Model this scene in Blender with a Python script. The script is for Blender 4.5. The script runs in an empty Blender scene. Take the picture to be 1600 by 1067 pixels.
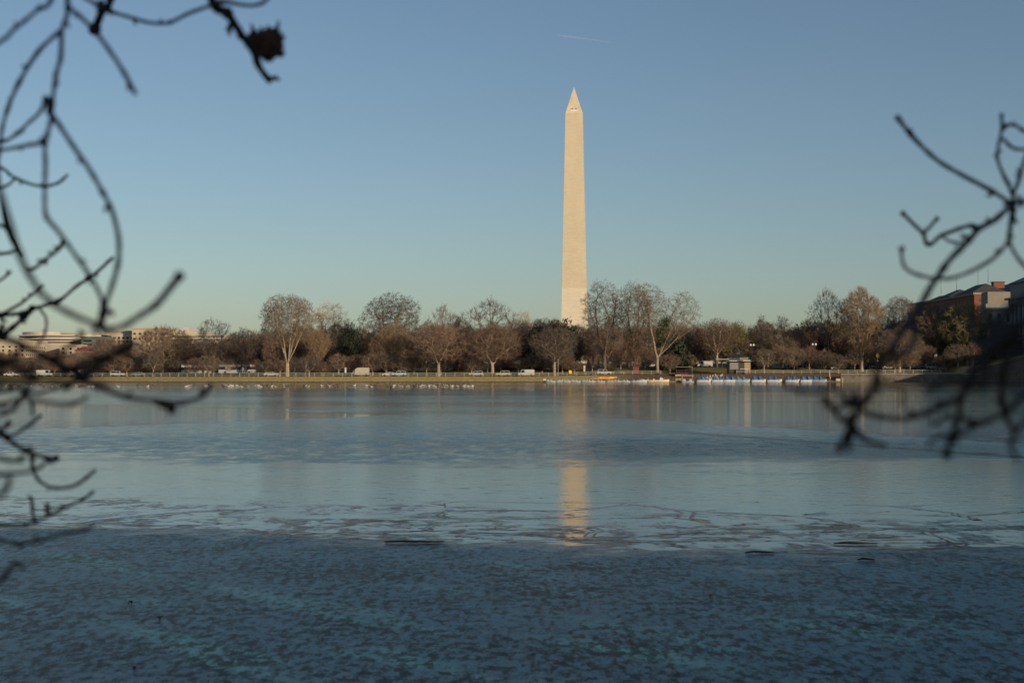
import bpy, math, random
import numpy as np
from mathutils import Vector, Matrix

sc = bpy.context.scene
COL = sc.collection
RAD = math.radians
# ------------------------------------------------------------------ camera
F_PX = 2222.0            # focal length in pixels of the 1600 px wide photograph (50 mm)
EYE = 1.8
HOR = 588.0
PITCH = math.atan((HOR - 533.5) / F_PX)
cam = bpy.data.cameras.new('camera')
cam.lens = 50.0
cam.sensor_width = 36.0
cam.clip_start = 0.05
cam.clip_end = 60000
cam.dof.use_dof = True
cam.dof.focus_distance = 32
cam.dof.aperture_fstop = 4.0
camo = bpy.data.objects.new('camera', cam)
COL.objects.link(camo)
camo.location = (0, 0, EYE)
camo.rotation_euler = (math.pi / 2 + PITCH, 0, 0)
sc.camera = camo
# ------------------------------------------------------------------ sky and sun
SUN_AZ, SUN_EL = 138.0, 11.0
world = bpy.data.worlds.new('World')
sc.world = world
world.use_nodes = True
wn = world.node_tree
sky = wn.nodes.new('ShaderNodeTexSky')
sky.sky_type = 'NISHITA'
sky.sun_disc = False
sky.sun_elevation = RAD(SUN_EL)
sky.sun_rotation = RAD(SUN_AZ)
sky.altitude = 0
sky.air_density = 1.0
sky.dust_density = 0.75
sky.ozone_density = 2.9
bw = wn.nodes.new('ShaderNodeRGBToBW')            # mixing in grey takes some colour out of the whole sky
grey = wn.nodes.new('ShaderNodeMix')
grey.data_type = 'RGBA'
grey.inputs[0].default_value = 0.15
wn.links.new(sky.outputs[0], bw.inputs[0])
wn.links.new(sky.outputs[0], grey.inputs[6])
wn.links.new(bw.outputs[0], grey.inputs[7])
wn.links.new(grey.outputs[2], wn.nodes['Background'].inputs[0])
wn.nodes['Background'].inputs[1].default_value = 0.096
sd = Vector((math.sin(RAD(SUN_AZ)) * math.cos(RAD(SUN_EL)), math.cos(RAD(SUN_AZ)) * math.cos(RAD(SUN_EL)), math.sin(RAD(SUN_EL))))
sun = bpy.data.lights.new('sun', 'SUN')
sun.energy = 3.8
sun.angle = RAD(0.5)
sun.color = (1.0, 0.80, 0.56)
suno = bpy.data.objects.new('sun', sun)
COL.objects.link(suno)
suno.rotation_euler = sd.to_track_quat('Z', 'Y').to_euler()
sc.view_settings.view_transform = 'Standard'
sc.view_settings.look = 'None'
sc.view_settings.exposure = 0.12
sc.view_settings.gamma = 1.0
sc.cycles.use_denoising = True
sc.cycles.max_bounces = 6
sc.cycles.transparent_max_bounces = 16

# ------------------------------------------------------------------ helpers
CP, SP = math.cos(PITCH), math.sin(PITCH)


def X_(px, Y):
    return (px - 800.0) / F_PX * Y


def Z_(py, Y):
    return EYE + (HOR - py) * Y / F_PX


def near(px, py, d):
    """point at depth d along the camera axis seen at photo pixel (px, py)"""
    x = (px - 800) / F_PX
    y = (533.5 - py) / F_PX
    return Vector((x * d, d * (CP - y * SP), EYE + d * (SP + y * CP)))


def tag(o, label=None, cat=None, group=None, kind=None):
    if label: o['label'] = label
    if cat: o['category'] = cat
    if group: o['group'] = group
    if kind: o['kind'] = kind
    return o


def thing(name, label, cat, loc=(0, 0, 0), rz=0.0, group=None):
    o = bpy.data.objects.new(name, None)
    o.empty_display_size = 0.3
    COL.objects.link(o)
    o.location = loc
    o.rotation_euler = (0, 0, rz)
    return tag(o, label, cat, group)


class MB:
    """collects boxes, tubes and prisms into one mesh"""

    def __init__(s):
        s.v, s.f, s.m = [], [], []

    def add(s, vs, fs, mi=0):
        b = len(s.v)
        s.v.extend([tuple(p) for p in vs])
        s.f.extend([tuple(b + i for i in f) for f in fs])
        s.m.extend([mi] * len(fs))

    def box(s, x0, x1, y0, y1, z0, z1, mi=0):
        s.add([(x0, y0, z0), (x1, y0, z0), (x1, y1, z0), (x0, y1, z0), (x0, y0, z1), (x1, y0, z1), (x1, y1, z1), (x0, y1, z1)],
              [(0, 3, 2, 1), (4, 5, 6, 7), (0, 1, 5, 4), (1, 2, 6, 5), (2, 3, 7, 6), (3, 0, 4, 7)], mi)

    def prism(s, poly, a, b, axis='z', mi=0, taper=1.0):
        """polygon extruded from a to b along an axis; for y the polygon is (x, z)"""
        n = len(poly)
        cx = sum(p[0] for p in poly) / n
        def P(p, t, k):
            u, w = p
            u = cx + (u - cx) * k
            return (u, w, t) if axis == 'z' else ((u, t, w) if axis == 'y' else (t, u, w))
        vs = [P(p, a, 1) for p in poly] + [P(p, b, taper) for p in poly]
        fs = [tuple(range(n - 1, -1, -1)), tuple(range(n, 2 * n))] + [(i, (i + 1) % n, n + (i + 1) % n, n + i) for i in range(n)]
        s.add(vs, fs, mi)

    def sweep(s, pts, rads, n=8, mi=0, cap=True):
        pts = [Vector(p) for p in pts]
        vs, fs = [], []
        ref = Vector((0.31, 0.2, 0.93)).normalized()
        t0 = (pts[1] - pts[0]).normalized()
        if abs(t0.dot(ref)) > 0.9: ref = Vector((1, 0, 0))
        a = t0.cross(ref).normalized()
        for i, p in enumerate(pts):
            t = (pts[min(i + 1, len(pts) - 1)] - pts[max(i - 1, 0)])
            t = t.normalized() if t.length > 1e-9 else t0
            a = (a - t * a.dot(t)).normalized()
            b = t.cross(a)
            for k in range(n):
                w = 2 * math.pi * k / n
                vs.append(p + (a * math.cos(w) + b * math.sin(w)) * rads[i])
        for i in range(len(pts) - 1):
            for k in range(n):
                fs.append((i * n + k, i * n + (k + 1) % n, (i + 1) * n + (k + 1) % n, (i + 1) * n + k))
        if cap:
            fs.append(tuple(range(n - 1, -1, -1)))
            fs.append(tuple((len(pts) - 1) * n + k for k in range(n)))
        s.add(vs, fs, mi)

    def tube(s, p0, p1, r0, r1=None, n=8, mi=0):
        s.sweep([p0, p1], [r0, r0 if r1 is None else r1], n, mi)

    def ball(s, c, rx, ry, rz, nu=10, nv=6, mi=0, jit=0.0, rng=None):
        vs = [(c[0], c[1], c[2] - rz)]
        for j in range(1, nv):
            ph = -math.pi / 2 + math.pi * j / nv
            for i in range(nu):
                th = 2 * math.pi * i / nu
                k = 1 + (rng.uniform(-jit, jit) if rng else 0)
                vs.append((c[0] + rx * k * math.cos(ph) * math.cos(th), c[1] + ry * k * math.cos(ph) * math.sin(th), c[2] + rz * k * math.sin(ph)))
        vs.append((c[0], c[1], c[2] + rz))
        fs = []
        for i in range(nu):
            fs.append((0, 1 + (i + 1) % nu, 1 + i))
            for j in range(nv - 2):
                a = 1 + j * nu
                fs.append((a + i, a + (i + 1) % nu, a + nu + (i + 1) % nu, a + nu + i))
            a = 1 + (nv - 2) * nu
            fs.append((a + i, a + (i + 1) % nu, len(vs) - 1))
        s.add(vs, fs, mi)

    def mesh(s, name, mats, smooth=False):
        me = bpy.data.meshes.new(name)
        me.from_pydata(s.v, [], s.f)
        for m in (mats if isinstance(mats, (list, tuple)) else [mats]): me.materials.append(m)
        me.polygons.foreach_set('material_index', s.m)
        if smooth: me.polygons.foreach_set('use_smooth', [True] * len(s.f))
        me.update()
        return me

    def build(s, name, mats, parent=None, smooth=False, loc=None):
        o = bpy.data.objects.new(name, s.mesh(name, mats, smooth))
        COL.objects.link(o)
        if parent: o.parent = parent
        if loc: o.location = loc
        return o


def kids(o):
    return [c for c in o.children]


def copy_tree(o, parent=None):
    c = o.copy()
    COL.objects.link(c)
    c.parent = parent
    for ch in kids(o): copy_tree(ch, c)
    return c


def mat(name, col, rough=0.8, var=0.0, scale=1.0, metal=0.0, spec=0.3, bump=0.0, obj_var=0.0, stretch=(1, 1, 1), col2=None):
    m = bpy.data.materials.new(name)
    m.use_nodes = True
    nt = m.node_tree
    p = nt.nodes['Principled BSDF']
    p.inputs['Roughness'].default_value = rough
    p.inputs['Metallic'].default_value = metal
    p.inputs['Specular IOR Level'].default_value = spec
    p.inputs['Base Color'].default_value = (*col, 1)
    if var or col2 or bump or obj_var:
        tc = nt.nodes.new('ShaderNodeTexCoord')
        mp = nt.nodes.new('ShaderNodeMapping')
        mp.inputs['Scale'].default_value = stretch
        nz = nt.nodes.new('ShaderNodeTexNoise')
        nz.inputs['Scale'].default_value = scale
        nz.inputs['Detail'].default_value = 5
        nt.links.new(tc.outputs['Object'], mp.inputs[0])
        nt.links.new(mp.outputs[0], nz.inputs['Vector'])
        r = nt.nodes.new('ShaderNodeValToRGB')
        r.color_ramp.elements[0].position = 0.3
        r.color_ramp.elements[1].position = 0.7
        a = col2 or [c * (1 - var) for c in col]
        b = col if col2 else [min(1, c * (1 + var)) for c in col]
        r.color_ramp.elements[0].color = (*a, 1)
        r.color_ramp.elements[1].color = (*b, 1)
        nt.links.new(nz.outputs['Fac'], r.inputs[0])
        out = r.outputs[0]
        if obj_var:
            oi = nt.nodes.new('ShaderNodeObjectInfo')
            mr = nt.nodes.new('ShaderNodeMapRange')
            mr.inputs['To Min'].default_value = 1 - obj_var
            mr.inputs['To Max'].default_value = 1 + obj_var
            nt.links.new(oi.outputs['Random'], mr.inputs[0])
            mx = nt.nodes.new('ShaderNodeHueSaturation')
            nt.links.new(mr.outputs[0], mx.inputs['Value'])
            nt.links.new(out, mx.inputs['Color'])
            out = mx.outputs[0]
        nt.links.new(out, p.inputs['Base Color'])
        if bump:
            bp = nt.nodes.new('ShaderNodeBump')
            bp.inputs['Distance'].default_value = bump
            nt.links.new(nz.outputs['Fac'], bp.inputs['Height'])
            nt.links.new(bp.outputs[0], p.inputs['Normal'])
    return m


class N:
    """small arithmetic on shader sockets"""
    nt = None

    def __init__(s, sock): s.s = sock

    @staticmethod
    def m(op, *a, clamp=False):
        n = N.nt.nodes.new('ShaderNodeMath')
        n.operation = op
        n.use_clamp = clamp
        for i, x in enumerate(a):
            if isinstance(x, N): N.nt.links.new(x.s, n.inputs[i])
            else: n.inputs[i].default_value = float(x)
        return N(n.outputs[0])

    def __add__(s, o): return N.m('ADD', s, o)
    def __radd__(s, o): return N.m('ADD', o, s)
    def __sub__(s, o): return N.m('SUBTRACT', s, o)
    def __rsub__(s, o): return N.m('SUBTRACT', o, s)
    def __mul__(s, o): return N.m('MULTIPLY', s, o)
    def __rmul__(s, o): return N.m('MULTIPLY', o, s)
    def __truediv__(s, o): return N.m('DIVIDE', s, o)
    def __rtruediv__(s, o): return N.m('DIVIDE', o, s)

    def step(s, lo, hi):
        n = N.nt.nodes.new('ShaderNodeMapRange')
        n.interpolation_type = 'SMOOTHSTEP'
        N.nt.links.new(s.s, n.inputs[0])
        inv = hi < lo
        n.inputs[1].default_value = min(lo, hi)
        n.inputs[2].default_value = max(lo, hi)
        n.inputs[3].default_value = 1.0 if inv else 0.0
        n.inputs[4].default_value = 0.0 if inv else 1.0
        return N(n.outputs[0])


def noise(vec, scale, detail=3, stretch=(1, 1, 1), rough=0.5, offset=(0, 0, 0)):
    nt = N.nt
    mp = nt.nodes.new('ShaderNodeMapping')
    mp.inputs['Scale'].default_value = stretch
    mp.inputs['Location'].default_value = offset
    nz = nt.nodes.new('ShaderNodeTexNoise')
    nz.inputs['Scale'].default_value = scale
    nz.inputs['Detail'].default_value = detail
    nz.inputs['Roughness'].default_value = rough
    nt.links.new(vec, mp.inputs[0])
    nt.links.new(mp.outputs[0], nz.inputs['Vector'])
    return N(nz.outputs['Fac'])


# ------------------------------------------------------------------ terrain
PXR = [-9000, -300, 0, 300, 840, 980, 1100, 1310, 1400, 9000]
TOP = [1.75, 1.75, 1.78, 1.8, 1.82, 2.35, 2.6, 2.65, 2.75, 2.8]
BACK = [2.2, 2.2, 2.3, 2.6, 4.6, 5.0, 4.9, 4.8, 5.0, 5.2]


def shore(X):
    X = np.asarray(X, float)
    y = np.full_like(X, 436.0)
    y = np.where(X < -85, 436 + (np.clip(-85 - X, 0, 150)) * 0.28, y)
    y = np.where(X > 142, 436 - np.clip(X - 142, 0, 25) * 14.0, y)
    return y


def top_z(X): return np.interp(np.asarray(X, float) / 436 * F_PX + 800, PXR, TOP)
def back_z(X): return np.interp(np.asarray(X, float) / 480 * F_PX + 800, PXR, BACK)


def ground_z(X, Y):
    X = np.asarray(X, float); Y = np.asarray(Y, float)
    s = Y - shore(X)
    t, b = top_z(X), back_z(X)
    ss = lambda q: q * q * (3 - 2 * q)
    far = -1.0 + (t + 1.0) * np.clip((s + 3.6) / 10.6, 0, 1)
    far = far + (b - t) * ss(np.clip((s - 19) / 26, 0, 1))
    far = far + (9.0 - b) * ss(np.clip((s - 90) / 280, 0, 1))
    near_b = 0.45 - 1.45 * np.clip((Y - 2.2) / 1.4, 0, 1)
    return np.where(Y < 100, np.where(s > -60, np.maximum(near_b, far), near_b), far)


def gz(x, y): return float(ground_z(x, y))


def grid_mesh(name, xs, ys, zf):
    XX, YY = np.meshgrid(xs, ys)
    ZZ = zf(XX, YY)
    V = np.stack([XX, YY, ZZ], -1).reshape(-1, 3)
    nx, ny = len(xs), len(ys)
    i = np.arange(nx - 1)[None] + nx * np.arange(ny - 1)[:, None]
    Q = np.stack([i, i + 1, i + nx + 1, i + nx], -1).reshape(-1, 4)
    return quads(name, V, Q)


def quads(name, V, Q):
    me = bpy.data.meshes.new(name)
    V = np.asarray(V, np.float32); Q = np.asarray(Q, np.int32)
    k = Q.shape[1]
    me.vertices.add(len(V)); me.vertices.foreach_set('co', V.ravel())
    me.loops.add(Q.size); me.loops.foreach_set('vertex_index', Q.ravel())
    me.polygons.add(len(Q)); me.polygons.foreach_set('loop_start', np.arange(0, Q.size, k, dtype=np.int32))
    me.update(calc_edges=True)
    return me


def link(name, me, m=None, parent=None):
    if m and not me.materials: me.materials.append(m)
    o = bpy.data.objects.new(name, me)
    COL.objects.link(o)
    if parent: o.parent = parent
    return o


# ground: dry winter grass, darker and greener patches, bare earth
def ground_material():
    m = bpy.data.materials.new('dry_grass')
    m.use_nodes = True
    nt = N.nt = m.node_tree
    p = nt.nodes['Principled BSDF']
    p.inputs['Roughness'].default_value = 0.95
    p.inputs['Specular IOR Level'].default_value = 0.1
    tc = nt.nodes.new('ShaderNodeTexCoord')
    v = tc.outputs['Object']
    sep = nt.nodes.new('ShaderNodeSeparateXYZ')
    nt.links.new(v, sep.inputs[0])
    x, y, z = N(sep.outputs[0]), N(sep.outputs[1]), N(sep.outputs[2])
    n1 = noise(v, 0.05, 5)
    n2 = noise(v, 1.2, 4)

    def mix(f, a, b):
        mx = nt.nodes.new('ShaderNodeMix'); mx.data_type = 'RGBA'
        nt.links.new(f.s, mx.inputs[0])
        for i, c in ((6, a), (7, b)):
            if isinstance(c, tuple): mx.inputs[i].default_value = (*c, 1)
            else: nt.links.new(c, mx.inputs[i])
        return mx.outputs[2]
    grass = mix(n2.step(0.3, 0.7), (0.33, 0.25, 0.105), (0.47, 0.37, 0.165))
    lawn = mix(n1.step(0.35, 0.65), (0.16, 0.14, 0.05), (0.24, 0.20, 0.07))
    c = mix(y.step(452, 462), grass, lawn)
    earth = mix(n2.step(0.3, 0.7), (0.10, 0.07, 0.045), (0.18, 0.12, 0.075))
    c = mix((x + n1 * 8 - 4).step(24, 40) * y.step(450, 446), c, earth)
    c = mix(y.step(500, 560), c, mix(n2.step(.3, .7), (0.09, 0.07, 0.045), (0.15, 0.115, 0.065)))
    wet = (z + n2 * 0.12).step(0.36, 0.14)
    c = mix(wet, c, (0.075, 0.06, 0.04))
    nt.links.new(c, p.inputs['Base Color'])
    b = nt.nodes.new('ShaderNodeBump'); b.inputs['Distance'].default_value = 0.15
    nt.links.new(noise(v, 3.0, 4).s, b.inputs['Height'])
    nt.links.new(b.outputs[0], p.inputs['Normal'])
    return m


xs = np.unique(np.concatenate([np.linspace(-6000, -400, 15), np.linspace(-400, -130, 28), np.arange(-130, 141, 4.0), np.arange(141, 180, 1.5), np.linspace(180, 400, 12), np.linspace(400, 6000, 15)]))
ys = np.unique(np.concatenate([np.linspace(-300, 0, 8), np.arange(0, 6, 0.4), np.linspace(6, 60, 6), np.linspace(60, 430, 60), np.arange(430, 500, 1.0), np.linspace(500, 820, 50), np.linspace(830, 9000, 20)]))
tag(link('ground', grid_mesh('ground', xs, ys, ground_z), ground_material()), kind='structure')


def strip(name, s0, s1, lift, m, x0=-220, x1=139):
    xx = np.arange(x0, x1, 3.0)
    V = []
    for x in xx:
        sh = float(shore(x))
        V.append((x, sh + s0, gz(x, sh + s0) + lift)); V.append((x, sh + s1, gz(x, sh + s1) + lift))
    n = len(xx)
    Q = [(2 * i, 2 * i + 2, 2 * i + 3, 2 * i + 1) for i in range(n - 1)]
    return tag(link(name, quads(name, V, Q), m), kind='structure')


strip('road', 12.5, 18.5, 0.006, mat('asphalt', (0.055, 0.055, 0.055), 0.9, 0.25, 2.0))
strip('pavement', 8.6, 11.0, 0.006, mat('concrete', (0.33, 0.30, 0.26), 0.9, 0.2, 1.0))


# ------------------------------------------------------------------ water and ice
def water_material():
    m = bpy.data.materials.new('icy_water')
    m.use_nodes = True
    nt = N.nt = m.node_tree
    p = nt.nodes['Principled BSDF']
    tc = nt.nodes.new('ShaderNodeTexCoord')
    v = tc.outputs['Object']
    sep = nt.nodes.new('ShaderNodeSeparateXYZ')
    nt.links.new(v, sep.inputs[0])
    x, y = N(sep.outputs[0]), N(sep.outputs[1])
    big = noise(v, 0.06, 5, (0.45, 1, 1), 0.6)            # broad ice patches
    mid = noise(v, 0.5, 5, (0.4, 1, 1), 0.6)
    edge_n = noise(v, 0.22, 6, (0.6, 1, 1), 0.65)
    wob = (edge_n - 0.5)
    # open water on the left: a wedge closing towards the middle
    lo = y - (x + 17.0) * 1.58 - 47.0 + wob * 10.0
    up = 68.0 + (-5.0 - x) * 1.15 - y + (big - 0.5) * 60.0
    open_l = lo.step(-0.5, 0.8) * up.step(-2, 4) * x.step(-2.0, -6.0)
    # open water on the right, beyond a slanting ice edge
    E = 58.0 - (x - 5.2) * 2.35
    d = y - E + wob * 7.0
    open_r = d.step(-0.4, 0.8) * x.step(2.0, 9.0) * (y + (big - 0.5) * 80).step(190, 150)
    far = (y + (big - 0.5) * 160.0).step(150, 215)           # ice-free margin by the far bank
    lanes = noise(v, 0.035, 4, (0.10, 1, 1), 0.6, (3, 9, 0)).step(0.52, 0.6)
    openw = N.m('MAXIMUM', N.m('MAXIMUM', open_l, open_r), far)
    openw = openw * (1.0 - lanes * 0.85 * y.step(66, 90))
    # dark cracks parallel to the ice edge on the right
    d2 = y - E + 11.5 + (mid - 0.5) * 2.0
    crack = d2.step(-1.5, -0.4) * d2.step(1.5, 0.4) * x.step(4.0, 6.5)
    d3 = y - E + 1.0 + (x - 5.2) * 0.9
    # mottled frost band between thirty and forty metres out
    band = (y + wob * 24 + (mid - 0.5) * 8).step(27.5, 35) * (y + wob * 20).step(52, 38)
    mott = noise(v, 1.6, 6, (1, 0.6, 1), 0.72).step(0.44, 0.62) * band
    mott2 = noise(v, 2.4, 8, (1.0, 0.40, 1), 0.78, (7, 2, 0)).step(0.46, 0.70) * y.step(33, 40) * y.step(66, 50)
    pool = ((x - 7.0) / 6.5)
    pool = (1.0 - pool * pool).step(0.0, 0.7) * (y + wob * 14).step(29.5, 34) * (y + wob * 14).step(44, 37)
    # rough refrozen ice close to the bank
    yn = y + x * 0.30 + wob * 9.0 + (mid - 0.5) * 4.0 + (noise(v, 3.0, 5, (1, 0.6, 1), 0.7, (3, 1, 0)) - 0.5) * 2.5
    rough_ice = yn.step(15.9, 14.8)
    trans = (yn + wob * 4.0).step(19.5, 16.4) * (1.0 - rough_ice)
    tpatch = noise(v, 2.4, 7, (0.8, 0.6, 1), 0.75, (1, 5, 0)).step(0.51, 0.62) * trans * 0.8
    rid = N.m('ABSOLUTE', noise(v, 0.8, 4, (0.25, 1, 1), 0.6, (4, 4, 0)) - 0.5)
    rid = rid.step(0.010, 0.003) * (y + wob * 4).step(19.0, 17.2) * (1.0 - rough_ice)
    fl = noise(v, 3.2, 3, (0.6, 1, 1), 0.6).step(0.655, 0.68) * (y + (big - .5) * 30).step(30, 20) * (1.0 - rough_ice)
    vr = nt.nodes.new('ShaderNodeTexVoronoi'); vr.feature = 'DISTANCE_TO_EDGE'; vr.inputs['Scale'].default_value = 0.42
    wv = nt.nodes.new('ShaderNodeVectorMath'); wv.operation = 'ADD'
    cv = nt.nodes.new('ShaderNodeCombineXYZ')
    nt.links.new(((mid - 0.5) * 1.6).s, cv.inputs[0]); nt.links.new(((edge_n - 0.5) * 2.4).s, cv.inputs[1])
    nt.links.new(v, wv.inputs[0]); nt.links.new(cv.outputs[0], wv.inputs[1]); nt.links.new(wv.outputs[0], vr.inputs['Vector'])
    plates = N(vr.outputs['Distance']).step(0.030, 0.012) * (y + wob * 4).step(21.0, 18.5) * (1.0 - rough_ice) * noise(v, 0.5, 3, (1, 1, 1), 0.5, (9, 9, 0)).step(0.46, 0.54)
    specks = N.m('MAXIMUM', N.m('MAXIMUM', rid, fl), plates * 0.8)
    # roughness
    ice_r = 0.115 + (big - 0.5) * 0.16 + (mid - 0.5) * 0.08
    smooth = (y + wob * 26 + (mid - 0.5) * 8).step(37, 27)
    ice_r = ice_r * (1.0 - smooth) + smooth * (0.055 + (mid - 0.5) * 0.10)
    r = ice_r + mott * 0.16 + mott2 * 0.05 + pool * 0.05 + tpatch * 0.06
    r = r * (1.0 - openw) + openw * 0.035
    r = r * (1.0 - rough_ice) + rough_ice * 0.26
    r = N.m('MAXIMUM', r, 0.03)
    # height in metres
    rip = noise(v, 1.7, 4, (0.30, 1, 1), 0.55)
    rip2 = noise(v, 3.2, 6, (0.8, 1, 1), 0.65)
    fine = noise(v, 22.0, 5, (0.8, 1, 1), 0.62)
    lump = noise(v, 10.0, 6, (1, 0.5, 1), 0.7)
    h = rip * openw * 0.035 + rip2 * (0.0058 + 0.024 * mott + 0.06 * pool + 0.06 * crack + 0.011 * mott2 + 0.010 * tpatch)
    h = h + rough_ice * lump * 0.022 - specks * 0.02 + fine * 0.0003
    b = nt.nodes.new('ShaderNodeBump')
    b.inputs['Distance'].default_value = 1.0
    b.inputs['Strength'].default_value = 1.0
    nt.links.new(h.s, b.inputs['Height'])
    nt.links.new(b.outputs[0], p.inputs['Normal'])
    # colour: dark teal water, paler frosted ice, dark cracks and drifted specks
    ramp = nt.nodes.new('ShaderNodeValToRGB')
    ramp.color_ramp.elements[0].color = (0.006, 0.030, 0.042, 1)
    ramp.color_ramp.elements[1].color = (0.045, 0.21, 0.255, 1)
    flake = noise(v, 15.0, 7, (0.85, 0.42, 1), 0.76, (2, 2, 0)) * 0.78 + noise(v, 1.3, 3, (1, 0.6, 1), 0.6, (5, 1, 0)) * 0.22
    frost = (1.0 - openw) * (0.30 + (mid - 0.5) * 0.6)
    frost = frost * (1.0 - rough_ice) + rough_ice * flake.step(0.44, 0.58) * 1.25
    frost = frost * (1.0 - crack * 0.9) * (1.0 - pool * 0.6) * (1.0 - tpatch * 0.8)
    nt.links.new(frost.s, ramp.inputs[0])
    mx = nt.nodes.new('ShaderNodeMix'); mx.data_type = 'RGBA'
    nt.links.new(specks.s, mx.inputs[0])
    nt.links.new(ramp.outputs[0], mx.inputs[6])
    mx.inputs[7].default_value = (0.012, 0.016, 0.018, 1)
    nt.links.new(mx.outputs[2], p.inputs['Base Color'])
    spec = 0.36 + N.m('MAXIMUM', openw, smooth) * 0.12 - specks * 0.30 - crack * 0.14 - pool * 0.12 - rough_ice * (0.235 + smooth * 0.12 + flake.step(0.54, 0.44) * 0.105)
    nt.links.new(spec.s, p.inputs['Specular IOR Level'])
    nt.links.new(r.s, p.inputs['Roughness'])
    p.inputs['IOR'].default_value = 1.33
    return m


wm = MB()
wm.add([(-2500, 1.5, 0), (2500, 1.5, 0), (2500, 520, 0), (-2500, 520, 0)], [(0, 1, 2, 3)])
tag(wm.build('water', water_material()), kind='structure')

# ------------------------------------------------------------------ materials
M = {}
M['bark'] = mat('grey_bark', (0.30, 0.235, 0.16), 0.9, 0.25, 1.5, obj_var=0.15)
M['bark_dark'] = mat('dark_bark', (0.10, 0.08, 0.06), 0.9, 0.25, 1.5, obj_var=0.15)
M['twig_grey'] = mat('grey_twig', (0.19, 0.148, 0.108), 0.9, 0.25, 0.4, obj_var=0.18)
M['twig_red'] = mat('reddish_twig', (0.20, 0.135, 0.096), 0.9, 0.25, 0.4, obj_var=0.22)
M['twig_dark'] = mat('dark_twig', (0.123, 0.099, 0.080), 0.9, 0.25, 0.4, obj_var=0.18)
M['twig_tan'] = mat('tan_twig', (0.28, 0.195, 0.115), 0.9, 0.2, 0.4, obj_var=0.12)
M['twig_pale'] = mat('pale_twig', (0.408, 0.324, 0.240), 0.9, 0.2, 0.4, obj_var=0.12)
M['twig_olive'] = mat('olive_twig', (0.217, 0.196, 0.087), 0.9, 0.2, 0.4, obj_var=0.12)
M['needle'] = mat('evergreen_leaf', (0.030, 0.040, 0.020), 0.75, 0.45, 0.8, obj_var=0.2)
M['ivy'] = mat('ivy_leaf', (0.06, 0.085, 0.03), 0.7, 0.4, 0.8)
M['white'] = mat('white_paint', (0.56, 0.55, 0.53), 0.5, 0.06, 2.0)
M['rail'] = mat('weathered_white_paint', (0.27, 0.255, 0.225), 0.7, 0.15, 1.0)
M['cream'] = mat('cream_plastic', (0.62, 0.52, 0.34), 0.6, 0.1, 1.0)
M['metal'] = mat('dark_metal', (0.045, 0.05, 0.048), 0.55, 0.2, 2.0)
M['glass'] = mat('dark_glass', (0.015, 0.018, 0.022), 0.25, spec=0.3)
M['tyre'] = mat('tyre_rubber', (0.02, 0.02, 0.02), 0.9, 0.2, 4)
M['blue'] = mat('blue_vinyl', (0.02, 0.13, 0.34), 0.5, 0.3, 1.2)
M['paleblue'] = mat('pale_blue_plastic', (0.34, 0.42, 0.48), 0.5, 0.2, 1.0)
M['grey'] = mat('grey_plastic', (0.30, 0.30, 0.29), 0.7, 0.2, 1.0)
M['wood'] = mat('weathered_wood', (0.25, 0.19, 0.13), 0.85, 0.3, 1.5, stretch=(0.2, 3, 3))
M['yellow'] = mat('yellow_paint', (0.75, 0.48, 0.03), 0.5, 0.08, 2)
M['orange'] = mat('orange_plastic', (0.75, 0.20, 0.03), 0.5, 0.1, 2)
M['red'] = mat('red_paint', (0.45, 0.05, 0.04), 0.5, 0.15, 2)
M['maroon'] = mat('maroon_paint', (0.14, 0.025, 0.025), 0.5, 0.15, 2)
M['green'] = mat('green_sign', (0.05, 0.22, 0.13), 0.5, 0.1, 2)
M['slate'] = mat('dark_slate', (0.06, 0.062, 0.065), 0.75, 0.25, 0.7)
M['tanwall'] = mat('tan_wall', (0.33, 0.25, 0.13), 0.85, 0.15, 1.0)
M['skin'] = mat('skin', (0.5, 0.33, 0.24), 0.6)
M['globe'] = mat('lamp_glass', (0.78, 0.78, 0.74), 0.3)


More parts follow.
